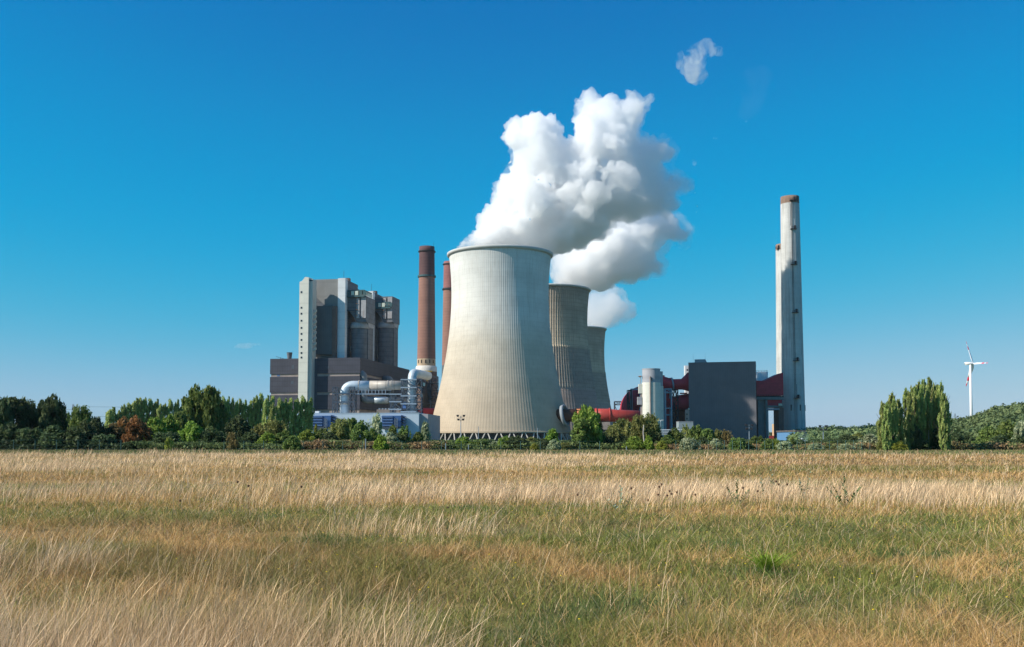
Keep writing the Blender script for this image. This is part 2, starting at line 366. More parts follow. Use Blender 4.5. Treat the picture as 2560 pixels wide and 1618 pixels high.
# ================================================================== BOILER HOUSES AND TURBINE HALL
A = Frame(PX(900, 950, 600), 600, R(10))
th = thing('turbine_hall', 'long dark clad turbine hall with pale concrete strips under the boiler houses', 'building', A.loc(), -A.a)
ZR = A.Z(894, 0, 0); sL = A.S(674, 0)
rows = [(894, 933), (940, 980), (986.5, 1023.5)]
MB().box(sL+0.5, -0.5, 0.5, 108, 0, ZR-0.4).build('wall', M['strip'], th)
sR0, sR1 = A.S(792, 0), A.S(748, 0)
for a_, b_ in rows:
    z1, z0 = A.Z(a_, 0, 0), A.Z(b_, 0, 0)
    MB().box(sL, sR1, 0, 108.4, z0, z1).build('cladding_band', M['dark_clad'], th)
    MB().box(sR0, 0, 0, 108.4, z0, z1).build('cladding_band', M['dark_clad'], th)
MB().box(sR1-1, sR0, 0.2, 3, 0, ZR-0.2).build('recess_panel', M['recess'], th)
for (x0, x1, y0, y1) in ((814, 822, 914, 921), (815, 819, 897, 903), (728, 734, 911, 920), (727, 733, 951, 958)):
    MB().box(A.S(x0, 0), A.S(x1, 0), -0.08, 0.3, A.Z(y1, 0, 0), A.Z(y0, 0, 0)).build('vent_grille', M['recess'], th)
MB().box(A.S(691, 0), A.S(698, 0), 0.38, 0.8, A.Z(938.5, 0, 0), A.Z(934, 0, 0)).build('blue_panel', M['blue_light'], th)
MB().box(A.S(900, 0)-24, -8, 36, 100, ZR-0.4, ZR+2.0).build('roof_parapet', M['grey_metal'], th)
cv = A.S(733, 20, 890)
b = MB().lathe([(1.0, ZR-0.4), (1.25, ZR+0.8), (1.7, ZR+4.6), (1.85, ZR+5.0), (1.4, ZR+5.0)], 20, (cv, 14), cap1=True).build('roof_vent', M['grey_metal'], th)
MB().box(cv-0.2, cv+0.2, 13.8, 14.2, ZR-0.4, ZR+1).build('vent_base', M['steel'], b)
b = MB(); s0 = A.S(705, 10, 893); b.beam((s0-4, 10, ZR+2.2), (s0+2, 10, ZR+0.6), 0.25); b.beam((s0-1, 10, ZR-0.2), (s0-1, 10, ZR+1.6), 0.25); b.build('roof_crane', M['steel'], th)

st = thing('stair_tower', 'tall white stair tower with one column of small square windows before the dark hall', 'tower', A.loc(), -A.a)
s0, s1, s2 = A.S(748.5, -5, 850), A.S(771.5, -5, 850), A.S(781, -5, 850)
zt = A.Z(694, s1, -5)
MB().prism([(s0, 0), (s1, 0), (s1, zt), (s0+(s1-s0)*0.6, zt+0.3), (s0+(s1-s0)*0.25, zt-2.2), (s0, zt-2.6)], -6, 2).build('wall', M['stair_white'], st)
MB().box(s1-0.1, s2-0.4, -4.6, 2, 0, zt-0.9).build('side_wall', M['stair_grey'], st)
MB().box(s1, s2-0.4, -4.9, -4.6, zt-2.2, zt-1.4).build('roof_edge', M['steel'], st)
for py in (730.6, 769.6, 784.5, 802, 820, 835, 850, 867.4, 882.7, 894):
    z = A.Z(py, s0, -6); q = A.S(753.5, -6, py)
    wf = MB().box(q-0.55, q+0.55, -6.1, -5.9, z-0.6, z+0.6).build('window', M['steel_light'], st)
    MB().box(q-0.42, q+0.42, -6.16, -6.06, z-0.47, z+0.47).build('pane', M['window'], wf)
for i in range(8):
    z = A.Z(880 - i*13.5, s1, -2)
    MB().prism([(s2-0.4, z), (s2+1.4, z+1.4), (s2+1.4, z+2.6), (s2-0.4, z+1.2)], -3, -1.5).build('stair_flight', M['stair_grey'], st)

def boiler(v0, v1, pl, label):
    t = thing('boiler_house', label, 'building', A.loc(), -A.a, 'boiler houses above the turbine hall')
    ztop = A.Z(697, -12, 8)
    sr = -12.5; sl = A.S(783, v0, 850) if v0 < 20 else sr-30
    zb = ZR - 0.3
    MB().box(sl, sr-4.8, v0, v1, zb, ztop).build('wall', M['boiler_clad'], t)
    MB().box(sr-4.8, sr-0.02, v0-0.6, v0+3.5, zb, ztop+0.35).build('corner_strip', M['white_strip'], t)
    MB().box(sr-4.7, sr-0.3, v0+3.5, v1, zb, ztop-0.2).build('side_wall', M['grey_metal'], t)
    MB().box(sr-4.6, sr-1, v1, v1+6, zb, ztop-2.5).build('rear_wall', M['boiler_inset'], t)
    zi = A.Z(765, -12, 8)
    MB().box(sl+0.5, sr-7.5, v0-3, v0+0.1, zb+3, zi).build('front_annex', M['boiler_inset'], t)
    MB().box(sr-7.5, sr-4.9, v0-2.7, v0+0.1, zb+0.5, zi-0.3).build('annex_edge', M['brown_wall'], t)
    MB().prism([(sl+0.2, zi), (sl+8, zi-0.2), (sl+0.2, zi+7)], v0-0.4, v0-0.1).build('stair_cover', M['grey_metal'], t)
    MB().box(sr-4, sr-1, v0+9, v0+12, ztop-0.3, ztop+2.0).build('roof_unit', M['brown_wall'], t)
    MB().tube((sr-3, v0+5, ztop), (sr-3, v0+5, ztop+6), 0.12, 5).build('antenna', M['steel'], t)
    # gallery with glazed panels
    zg0, zg1 = A.Z(739, 0, 12), A.Z(724, 0, 12)
    g = MB().box(sr-0.3, -1.2, v0+2.2, v0+19, zg0-1.0, zg0).build('gallery', M['teal'], t)
    MB().box(sr, -1.6, v0+3, v0+18.6, zg1-0.9, zg1-0.2).build('gallery_roof', M['teal'], g)
    for q in range(5):
        x = sr + 0.2 + q*(-1.2-sr)/4.4
        (MB().box(x, x+2.0, v0+2.25, v0+2.5, zg0+0.2, zg1-1.0)).build('panel', M['cream'] if q in (1, 2) else M['teal'], g)
    for q in range(6):
        y = v0+4.0+q*2.6
        (MB().box(-1.5, -1.3, y, y+1.7, zg0+0.3, zg1-1.2)).build('panel', M['cream'], g)
    # flue gas box and hopper, riser duct
    vb = v0+4; zt_, zl = A.Z(741, 0, vb), A.Z(809, 0, vb+8)
    hopper = MB(); hopper.prism([(sr-0.3, zt_), (-0.3, zt_), (-0.3, zl), (-6, zl), (sr-0.3, zl+9)], vb, v0+21)
    bx_ = hopper.build('flue_box', M['grey_metal'], t)
    for x0, x1, yy, zz in ((-6.5, -4.7, 0.35, 0.5), (-3.6, -0.5, 0.25, 0)):
        MB().box(x0, x1, vb-yy-0.3, vb, zl+2.5, zt_-0.5-zz).build('duct_panel', M['duct_panel'], bx_)
    for k in range(4):
        z = zl+4+k*3.7
        MB().box(-7.0, -5.9, vb-1.2, vb-0.7, z, z+0.3).build('bracket', M['rust'], bx_)
    MB().box(sr-0.2, -5.5, vb-1.1, vb-0.1, zl+7, zl+7.5).build('walkway', M['steel'], bx_)
    MB().lathe([(5.4, zb-0.2), (5.4, zl-1.5)], 28, (-6.6, vb+6)).build('riser_duct', M['grey_metal'], t, True)
    MB().box(-6.0, -0.8, vb+5, vb+15, zb-0.2, zl-1.2).build('rear_duct', M['grey_metal'], t)
    MB().lathe([(5.7, zl-3.6), (6.0, zl-3.4), (6.0, zl-1.6), (5.2, zl+0.2)], 28, (-6.6, vb+6)).build('duct_collar', M['duct_panel'], t, True)
    MB().box(-6.2, -0.5, vb+4.6, vb+15.3, zl-2.6, zl+0.1).build('transition', M['duct_panel'], t)
    MB().box(sr-0.1, sr+0.1, v0+9, v0+12, zb+6, zb+9).build('louvre', M['window'], t)
    return t
boiler(8, 32, 786, 'nearer tall grey boiler house with white corner strip beside the white stair tower')
boiler(63, 88, 900, 'second boiler house standing behind the nearer one toward the brown chimney')

# ================================================================== SILVER HALL IN FRONT
B = Frame(PX(1047, 1060, 500), 500, R(4))
hh = thing('silver_hall', 'low pale silver blue hall with two blue louvred intakes before the pipes', 'building', B.loc(), -B.a)
zh = B.Z(1034, 0, 0); hl = B.S(700, 0)
MB().box(hl, 0, 0, 50, 0, zh).build('wall', M['hall'], hh)
MB().box(0, 4.2, 3, 46, 0, zh-0.15).build('side_wall', M['hall_side'], hh)
MB().box(hl-0.15, 0.15, -0.15, 50.2, zh, zh+0.35).build('roof_edge', M['hall'], hh)
MB().box(hl, 0.05, -0.06, 0, 0, B.Z(1085, 0, 0)).build('plinth', M['silo_cap'], hh)
s = B.S(795, 8, 1032); MB().box(s-1.0, s+1.0, 6, 8.5, zh, zh+1.5).build('roof_hatch', M['white_strip'], hh)
def intake(pa, pb, pc):
    """louvre box: front from pa to pb, tilted hoods on the right up to pc"""
    v = -7
    a_, b_, c_ = B.S(pa, v, 1050), B.S(pb, v, 1050), B.S(pc, v, 1050)
    z0, z1 = B.Z(1067, b_, v), B.Z(1038, b_, v)
    t = MB().box(a_, c_-2.0, v+0.6, 0, z0, z1-0.2).build('air_intake', M['blue'], hh)
    for i in range(4):
        z = z0+0.3+i*(z1-z0-0.7)/3.6; h = (z1-z0)/4.2
        MB().prism([(a_, z), (b_, z), (b_, z+h*0.55), (a_, z+h*0.55)], v-0.35, v+0.6).build('louvre', M['blue_light'], t)
        zz = z+h*0.3
        bb = MB(); bb.add([(c_-2.0, v+1, zz+h*0.5), (c_-0.2, v+1, zz-h*0.1), (c_-0.2, -0.6, zz-h*0.1), (c_-2.0, -0.6, zz+h*0.5),
                (c_-2.0, v+1, zz+h*0.7), (c_-0.2, v+1, zz+h*0.1), (c_-0.2, -0.6, zz+h*0.1), (c_-2.0, -0.6, zz+h*0.7)],
               [(0,3,2,1),(4,5,6,7),(0,1,5,4),(1,2,6,5),(2,3,7,6),(3,0,4,7)]).build('hood', M['blue'], t)
    b = MB()
    for q in np.arange(b_+0.9, b_+2.4, 0.7): b.beam((q, v, z0-0.8), (q, v, z1-1.5), 0.12)
    for z in np.arange(z0-0.5, z1-1.5, 0.7): b.beam((b_+0.9, v, z), (b_+2.3, v, z), 0.08)
    b.build('ladder', M['steel_light'], t)
    b = MB().box(a_, b_+1, v-0.2, 0, z0-1.3, z0-0.1); b.build('grille_base', M['steel'], t)
    MB().box(a_+1.5, c_-1.0, v+0.8, -0.1, 0, z0-1.0).build('annex', M['hall'], t)
intake(772, 806, 836); intake(954, 982, 1012)

# ------------------------------------------------------------------ big flue pipes with their steelwork
def lattice(b, x0, x1, y0, y1, zs, w=0.3, diag=True, wl=None):
    w *= 1.6
    for x in (x0, x1):
        for y in (y0, y1): b.beam((x, y, zs[0]), (x, y, zs[-1]), w)
    for i, z in enumerate(zs):
        for y in (y0, y1): b.beam((x0, y, z), (x1, y, z), wl or w*0.8)
        for x in (x0, x1): b.beam((x, y0, z), (x, y1, z), wl or w*0.8)
        if diag and i:
            p, q = (x0, x1) if i % 2 else (x1, x0)
            b.beam((p, y0, zs[i-1]), (q, y0, z), w*0.6); b.beam((q, y1, zs[i-1]), (p, y1, z), w*0.6)
            b.beam((x0, y0, zs[i-1]), (x0, y1, z), w*0.6); b.beam((x1, y1, zs[i-1]), (x1, y0, z), w*0.6)
Yp = 548
xa, xb = PX(861, 1000, Yp), PX(1006, 960, Yp)
zp = PZ(963.5, Yp); rp = 11.3/FPX*Yp
fp = thing('flue_pipe', 'thick galvanised pipe rising and bending right above the silver hall', 'pipe', (xa, Yp, 0))
L_ = xb-xa
MB().path(bend([(0, 0, 12), (0, 0, zp), (14, 0, zp)], 5.2, 8), rp, 24).build('elbow', M['pipe_v'], fp, True)
MB().path([(13.9, 0, zp), (L_+3, 0, zp)], rp*1.01, 24).build('duct', M['pipe'], fp, True)
for x in (8.0, L_-8, L_-6): MB().lathe([(rp+0.25, -0.3), (rp+0.25, 0.3)], 24).build('flange', M['pipe'], fp, True).matrix_local = Matrix.Translation((x, 0, zp)) @ Matrix.Rotation(R(90), 4, 'Y')
for z in (15.5, 21.0, 26): MB().lathe([(rp+0.02, z-0.3), (rp+0.25, z-0.3), (rp+0.25, z+0.3), (rp+0.02, z+0.3)], 24).build('flange', M['pipe'], fp, True)
b = MB(); zz = [14, 18.2, 22.4, 26.6, 30.2]
lattice(b, -5.8, -3.2, -3.5, 3.5, zz, 0.28); lattice(b, 3.4, 6.0, -3.5, 3.5, zz, 0.28)
for z in (22, 26.6): b.beam((-6, -3.6, z), (6.2, -3.6, z), 0.6)
for z in (18.2, 22.6): b.box(-6.5, 6.5, -3.9, 3.9, z-0.15, z+0.05) if False else b.beam((-6, 3.6, z), (6.2, 3.6, z), 0.35)
b.build('steel_frame', M['steel'], fp)
b = MB()
for x in np.linspace(8, L_-9, 9): b.beam((x, -2.2, zp-rp-2.4), (x, -2.2, zp-rp-0.1), 0.3)
b.beam((6, -2.2, zp-rp-2.4), (L_-6, -2.2, zp-rp-2.4), 0.5); b.beam((6, 2.2, zp-rp-2.4), (L_-6, 2.2, zp-rp-2.4), 0.3); b.beam((6, -2.2, zp-rp-0.3), (L_-6, -2.2, zp-rp-0.3), 0.2)
b.build('walkway', M['steel_light'], fp)
# second pipe with its tower
Yq = 530
xq = PX(1030, 1000, Yq); zq = PZ(930, Yq); rq = 11/FPX*Yq
fq = thing('flue_pipe', 'vertical galvanised pipe curving over to the brown chimney inside a steel scaffold', 'pipe', (xq, Yq, 0))
MB().path(bend([(0, 0, 10), (0, 0, zq-0.4), (6.5, 24, zq-0.6)], 4.4, 8), [rq]*9+[rq]*1+[rq], 24).build('elbow', M['pipe_v'], fq, True)
for z in (17, 22.5, 28, 33.5): MB().lathe([(rq+0.02, z-0.3), (rq+0.25, z-0.3), (rq+0.25, z+0.3), (rq+0.02, z+0.3)], 24).build('flange', M['pipe_v'], fq, True)
b = MB(); zz = [13, 17.5, 21.5, 25.5, 29.5, 33.5]
xl = PX(1006, 1000, Yq)-xq; xr = PX(1055, 1000, Yq)-xq
lattice(b, xl, xl+3, -4, 4, zz, 0.3); lattice(b, xr-3, xr, -4, 4, zz, 0.3)
x3 = PX(978, 1000, Yq)-xq
lattice(b, x3, x3+2, -4, 4, zz[:4], 0.3)
b.beam((x3, -4.1, 27), (x3, -4.1, 14), 0.3)
for a_, c_ in (((x3, 23), (xl, 17.5)), ((x3, 17.5), (xl, 23)), ((xl, 33), (xr, 28)), ((xl, 21), (xr, 15))): b.beam((a_[0], -4.1, a_[1]), (c_[0], -4.1, c_[1]), 0.55)
b.build('steel_frame', M['steel'], fq)
b = MB()
for z in (16.2, 20.4, 24.6, 29, 33.2): b.beam((xl-0.5, -4.4, z), (xr-2.5, -4.4, z), 0.65)
for z in (17.5, 21.5, 25.5): b.beam((x3-0.5, -4.4, z), (xl, -4.4, z), 0.6)
b.build('platform_rail', M['steel_light'], fq)
for (x, z) in ((4.2, 28), (4.6, 24), (6.0, 30)): MB().box(x, x+1.2, -3.5, -2.5, z, z+1.6).build('valve_box', M['cream'], fq)
MB().box(xl+0.6, xl+2.4, -4.3, -2.5, 18, 21).build('blue_cabinet', M['blue_light'], fq)
# dull return pipes against the hall side
pr = thing('return_pipe', 'dull grey pipe loop in the shade beneath the long horizontal pipe', 'pipe', (PX(801, 980, 600), 598, 0))
xo = PX(801, 980, 600)
x1, z1 = PX(801, 933, 600), PZ(933, 600)
u0 = PX(911, 933, 605)-xo; zt1 = PZ(934, 605); zb1 = PZ(1001, 605)
MB().path(bend([(u0-5, 7, zt1), (u0, 5, zt1), (u0, 5, zb1), (u0+30, 14, zb1-0.4)], 3.0, 6), 2.1, 16).build('duct', M['pipe_dark'], pr, True)
MB().path([(u0+6, 6.5, zb1), (u0+14, 9, zb1)], 2.15, 16).build('duct_sleeve', M['pipe_v'], pr, True)
u2 = PX(975, 950, 640)-xo
MB().path(bend([(u2-6, 50, PZ(948, 640)), (u2, 44, PZ(948, 640)), (u2, 44, PZ(1000, 640))], 3, 6), 2.4, 16).build('riser', M['pipe_dark'], pr, True)
ax = thing('equipment_house', 'small beige flat roofed block behind the silver hall roof', 'building', (PX(970, 1030, 585), 585, 0))
w2 = PX(995, 1030, 585)-PX(938, 1030, 585)
MB().box(-w2/2, w2/2, 0, 10, 0, PZ(1024, 585)).build('wall', M['strip'], ax)
b = MB()
for i in range(7): b.box(-w2/2+1+i*1.8, -w2/2+2+i*1.8, 1, 2, PZ(1024, 585), PZ(1024, 585)+0.8)
b.build('roof_fans', M['steel_light'], ax)
# red tank between scaffold and tower
rt_ = thing('red_tank', 'bright red horizontal tank between the pipe scaffold and the big cooling tower', 'tank', (PX(1060, 1040, 630), 630, 0))
zc = PZ(1036, 630); rr = 4.0
b = MB(); b.path([(-6.5, 0, zc), (-4.5, 0, zc), (-1.0, 0, zc), (22, 10, zc)], [1.6, 2.6, rr, rr], 24).build('shell', M['red_vivid'], rt_, True)
b = MB(); b.box(-2, 14, -3, 6, zc-rr-1.2, zc-rr-0.2); 
for x in (-1.5, 4, 9): b.beam((x, -2.8, 0), (x, -2.8, zc-rr), 0.5)
b.beam((4, -2.9, zc-rr-1), (9, -2.9, zc-rr-6), 0.4)
b.build('support', M['steel_light'], rt_)

# ================================================================== BROWN CHIMNEYS
def ring(b, r, z, h=0.5): b.lathe([(r-0.05, z-0.2), (r+0.9, z-0.2), (r+0.9, z+h), (r+0.7, z+h), (r+0.7, z), (r-0.05, z)], 40)
def brown_chimney(cxt, cxb, Y, pytop, pring1, pring2, top_m, low_m, label, pale=True):
    X = PX((cxt+cxb)/2, 850, Y); t = thing('brick_chimney', label, 'chimney', (X, Y, 0), 0, 'brown brick chimneys')
    H = PZ(pytop, Y); rt0 = 19.2/FPX*780; rb0 = rt0*1.42
    rad = lambda z: rb0 + (rt0-rb0)*min(1, (z/H))**0.75
    zr = PZ(pring2, Y); zp_ = PZ(898, 780)
    ns = lambda a_, b_, n=8: [(rad(a_+(b_-a_)*i/n), a_+(b_-a_)*i/n) for i in range(n+1)]
    MB().lathe(ns(zp_, zr), 40).build('shaft', low_m, t, True)
    MB().lathe(ns(zr, H)+[(rt0-0.6, H), (rt0-0.6, H-6)], 40).build('upper_shaft', top_m, t, True)
    b = MB(); ring(b, rad(H)+0.0, PZ(pring1, Y)); b.build('ring_platform', M['black'], t)
    b = MB(); ring(b, rad(zr), zr, 1.1); b.build('ring_platform', M['teal'] if pale else M['black'], t)
    if pale:
        zq_ = PZ(917.5, Y); zs_ = PZ(930, Y)
        MB().lathe(ns(zq_+0.5, zp_)[::-1][::-1], 40).build('plaster_band', M['brick_pale'], t, True)
        MB().lathe([(rad(zs_)+1.1, zs_), (rad(zq_)+0.9, zq_), (rad(zq_)+0.1, zq_+0.6)], 40).build('whitewash_band', M['whitewash'], t, True)
        MB().lathe([(rad(0)+1.4, 0), (rad(zs_)+1.0, zs_)], 40).build('base', M['brown_wall'], t, True)
        for k in range(5):
            a_ = R(-90-52+26*k); r_ = rad(zp_)+0.12
            MB().box(-0.32, 0.32, -0.15, 0.1, -1.3, 1.3).build('slot_window', M['window'], t).matrix_local = Matrix.Translation((r_*math.cos(a_), r_*math.sin(a_), (zp_+zq_)/2+0.8)) @ Matrix.Rotation(a_+R(90), 4, 'Z')
        MB().tube((rt0*0.9, 0, H), (rt0*0.9, 0, H+4), 0.1, 5).build('lightning_rod', M['black'], t)
    else:
        MB().lathe(ns(0, zp_, 3), 40).build('base', M['boiler_inset'], t, True)
        n = 9; b = MB(); rr_ = rad(zp_)+0.15
        zc_ = PZ(925, Y)
        for i in range(n):     # dark pointed patch laid over the joint of base and shaft
            a0 = R(-150+9*i); a1 = R(-150+9*(i+1)); h0 = 12*(1-abs(i-n/2)/(n/2)); h1 = 12*(1-abs(i+1-n/2)/(n/2))
            b.add([(rr_*math.cos(a0), rr_*math.sin(a0), zp_-4), (rr_*math.cos(a1), rr_*math.sin(a1), zp_-4), (rr_*math.cos(a1), rr_*math.sin(a1), zp_-4+max(0.1, h1)), (rr_*math.cos(a0), rr_*math.sin(a0), zp_-4+max(0.1, h0))], [(0, 1, 2, 3)])
        b.build('pointed_patch', M['boiler_inset'], t)
    return t, rad
c1, rad1 = brown_chimney(1065.8, 1066.5, 780, 617.5, 630, 693, M['brick_dark'], M['brick'], 'brown chimney standing free with teal ring and cream band at its foot')
c2, _ = brown_chimney(1126, 1126, 850, 655, 662, 725, M['brick_red'], M['brick'], 'reddish chimney half hidden behind the left edge of the big cooling tower', False)
# scaffold and plant round the foot of the first chimney
Yf = 766; xf = PX(1075, 1000, Yf)
sf = thing('chimney_scaffold', 'dark steel scaffold stair wrapped around the foot of the brown chimney', 'scaffold', (xf, Yf, 0))
b = MB(); xs = [PX(p, 1000, Yf)-xf for p in (1056, 1066, 1078, 1095)]
zz = [8+i*5.2 for i in range(9)]
for i in range(3): lattice(b, xs[i], xs[i+1], -6-i*0.3, 2, zz, 0.28)
for i in range(8): b.beam((xs[2], -7, zz[i]), (xs[3], -7, zz[i+1]), 0.4); b.box(xs[0], xs[3]+0.6, -7.2, 3, zz[i]-0.12, zz[i]+0.05)
b.build('steel_frame', M['steel'], sf)
MB().box(xs[0]+0.5, xs[2]-1, -5, 2, 0, 46).build('flue_casing', M['brown_wall'], sf)
MB().box(xs[1]+0.5, xs[2]-0.3, -5.5, 0, 30, 44).build('grey_casing', M['grey_metal'], sf)
MB().path(bend([(xs[0]-8, -12, 46), (xs[0]+1, -5, 45), (xs[0]+3, -4, 25)], 3, 5), 3, 14).build('duct', M['brown_wall'], sf, True)
b = MB(); b.beam((xs[0]+4, -7, 46), (xs[0]+4, -7, 54), 0.35); b.box(xs[0]+1, xs[0]+8, -7.4, -6.6, 53.2, 53.9); b.build('gantry', M['yellow'], sf)
# ================================================================== RIGHT SIDE OF THE PLANT
Yr = 598
xo = PX(1420, 1040, Yr); zc = PZ(1038.5, Yr); rr = 16.3/FPX*Yr
rp_ = thing('raw_gas_pipe', 'thick red and rust pipe running from the big cooling tower to the white silo', 'pipe', (xo, Yr, 0))
xe = PX(1612, 1040, Yr)-xo; xm = PX(1478, 1040, Yr)-xo; x0 = PX(1442, 1040, Yr)-xo
MB().path([(-8, 2, zc), (x0, 0, zc)], rr*0.97, 28).build('dark_stub', M['rust_dark'], rp_, True)
MB().path([(x0-0.2, 0, zc), (xm, 0, zc)], rr, 28).build('rusty_duct', M['rust'], rp_, True)
MB().path([(xm-0.1, 0, zc), (xm+10, 0, zc), (xe*0.62, 0, zc-0.3), (xe, 0, zc-1)], [rr*1.02, rr*1.02, rr*0.95, rr*0.95], 28).build('red_duct', M['red_bright'], rp_, True)
for x in (xm, xm+3.0, xm+11, x0+2): MB().lathe([(rr, -0.25), (rr+0.55, -0.25), (rr+0.55, 0.25), (rr, 0.25)], 28).build('flange', M['red_bright'], rp_, True).matrix_local = Matrix.Translation((x, 0, zc)) @ Matrix.Rotation(R(90), 4, 'Y')
pa, pb = PX(1497, 1060, Yr)-xo, PX(1524, 1060, Yr)-xo
MB().box(pa, pb, -3, 3, 0, zc-rr-0.1).build('pier', M['strip'], rp_)
MB().box(pa+0.3, pb-1.5, -3.05, -2, 3, 7.5).build('pier_opening', M['window'], rp_)
b = MB(); lattice(b, x0-1, x0+3.5, -rr-0.8, -rr+1, [0, 4, 8, 12, 16, 20], 0.22); b.build('steel_frame', M['black'], rp_)
# concrete collar on the tower wall: a thing fixed to the tower
co = thing('pipe_collar', 'pale round concrete collar where the rusty pipe enters the cooling tower', 'collar', (PX(1415, 1040, 596), 596, 0))
nrm = Vector((0.93, -0.36, 0.20)).normalized()
b = MB().lathe([(5.6, -1.6), (6.7, -1.6), (6.7, 0.1), (5.6, 0.3), (5.6, -1.6)], 40)
o = b.build('ring', M['collar'], co, True); o.matrix_local = Matrix.Translation((0.0, 0, zc)) @ nrm.to_track_quat('Z', 'Y').to_matrix().to_4x4()

# silos
def silo(px0, px1, Y, ptop, pcap, label, extra):
    X = PX((px0+px1)/2, 1000, Y); r = (px1-px0)/2/FPX*Y; t = thing('silo', label, 'silo', (X, Y, 0), 0, 'pale concrete silos')
    zc_, zt_ = PZ(pcap, Y), PZ(ptop, Y)
    MB().lathe([(r, 0), (r, zc_)], 48).build('wall', M['silo'], t, True)
    MB().lathe([(r-0.25, zc_), (r-0.25, zt_), (r-0.1, zt_), (r-0.1, zt_+0.35), (0.1, zt_+0.36)], 48).build('cap', M['silo_cap'], t)
    if extra:
        a_ = -0.25*r
        MB().tube((a_, -r-0.15, 0), (a_, -r-0.15, zt_-4.2), 0.42, 8).build('downpipe', M['strip'], t)
        b = MB(); b.beam((a_, -r-0.2, zt_-4.2), (a_+1.2, -r+0.2, zt_-6.5), 0.3); b.build('pipe_bracket', M['steel'], t)
        MB().tube((-r-0.35, -0.5, 0), (-r-0.35, -0.5, zc_-5), 0.5, 8).build('service_pipe', M['strip'], t)
        MB().box(-r-2.6, -r-0.2, -1.5, 1, zc_-12.3, zc_-8).build('service_box', M['silo_cap'], t)
        b = MB(); b.tube((-r-0.7, 0, zc_-3), (-r-0.7, 0, zt_-4.5), 0.15, 6); b.lathe([(0.1, zt_-4.5), (1.3, zt_-3.8), (0.2, zt_-3.4)], 12, (-r-1, 0)); b.build('vent_hood', M['strip'], t)
        MB().box(-r-1.9, -r, -1.2, 0.8, zc_-6, zc_-0.8).build('landing', M['silo'], t)
    return t
silo(1605, 1652, 555, 924, 957, 'nearer white concrete silo with grey cap and thin downpipe', True)
silo(1622, 1658.5, 575, 931, 966, 'second silo hidden behind the nearer one except its shaded right edge', False)
MBo = MB; b = MB(); 

# red duct works between silo and grey box
Yd = 675
xo = PX(1650, 1000, Yd)
rd = thing('red_ductwork', 'dark red elbows and ducts on a steel frame between silo and grey box', 'duct', (xo, Yd, 0))
def lx(px, py=1000, Y=Yd): return PX(px, py, Y)-xo
z_ = lambda py, Y=Yd: PZ(py, Y)
rA = 25/FPX*Yd
MB().path(bend([(lx(1577), 8, z_(1045)), (lx(1577), 8, z_(1000)), (lx(1640), 8, z_(976))], 8, 8), rA, 24).build('elbow', M['red'], rd, True)
MB().path([(lx(1585), 2, z_(1009)), (lx(1670), 2, z_(1009))], rA*0.5, 20).build('lower_duct', M['red'], rd, True)
MB().path([(lx(1652), 0, z_(953)), (lx(1680), 0, z_(961)), (lx(1705), 0, z_(961)), (lx(1726), 0, z_(956))], [3.8, 3.6, 3.7, 7.0], 24).build('upper_duct', M['red'], rd, True)
MB().path([(lx(1672), 0, z_(1012)), (lx(1700), 0, z_(1006)), (lx(1726), 0, z_(1006))], [4.5, 5.0, 6.2], 24).build('middle_duct', M['red'], rd, True)
MB().box(lx(1656), lx(1676), -1, 6, 0, z_(945)).build('duct_casing', M['red'], rd)
MB().box(lx(1690), lx(1726), 3, 9, 0, z_(1030)).build('hopper', M['rust_dark'], rd)
MB().tube((lx(1661), 2, z_(946)), (lx(1661), 2, z_(938)), 0.7, 10).build('vent', M['red_bright'], rd)
MB().box(lx(1658), lx(1726), 9.5, 10.5, 0, z_(990)).build('rear_wall', M['rust_dark'], rd)
b = MB(); lattice(b, lx(1577), lx(1600), -6, 0, [0, 9, 18, z_(974)], 0.55, False)
lattice(b, lx(1659), lx(1674), -8, -2, [0, 7, 18, 22.5, 33, z_(974)], 0.55, False)
b.beam((lx(1659), -8, 33), (lx(1674), -8, z_(974)), 0.4); b.build('steel_frame', M['steel_light'], rd)
b = MB(); lattice(b, lx(1568), lx(1576), -7, 0, [0, 10, 20, z_(977)], 0.35); b.build('pipe_frame', M['black'], rd)
b = MB(); lattice(b, lx(1680), lx(1690), -8, 0, [0, 6, 12, 18, 24, 30, z_(976)], 0.4)
b.build('pipe_frame', M['black'], rd)
b = MB(); b.lathe([(3.9, -0.5), (4.4, -0.5), (4.4, 0.5), (3.9, 0.5)], 24); o = b.build('flange', M['steel_light'], rd, True); o.matrix_local = Matrix.Translation((lx(1681), 0, z_(960))) @ Matrix.Rotation(R(82), 4, 'Y')
MB().box(lx(1697), lx(1714), -6, -4, z_(986), z_(983)).build('red_lintel', M['red_vivid'], rd)
g = thing('lattice_platform', 'small dark open platform frame behind the red pipe left of the elbow', 'platform', (PX(1546, 1010, 690), 690, 0))
b = MB(); w_ = 11/FPX*690/2*1.6; lattice(b, -w_, w_, 0, 4, [0, 8, 16, PZ(1012, 690), PZ(1004, 690)], 0.4); b.build('steel_frame', M['steel'], g)

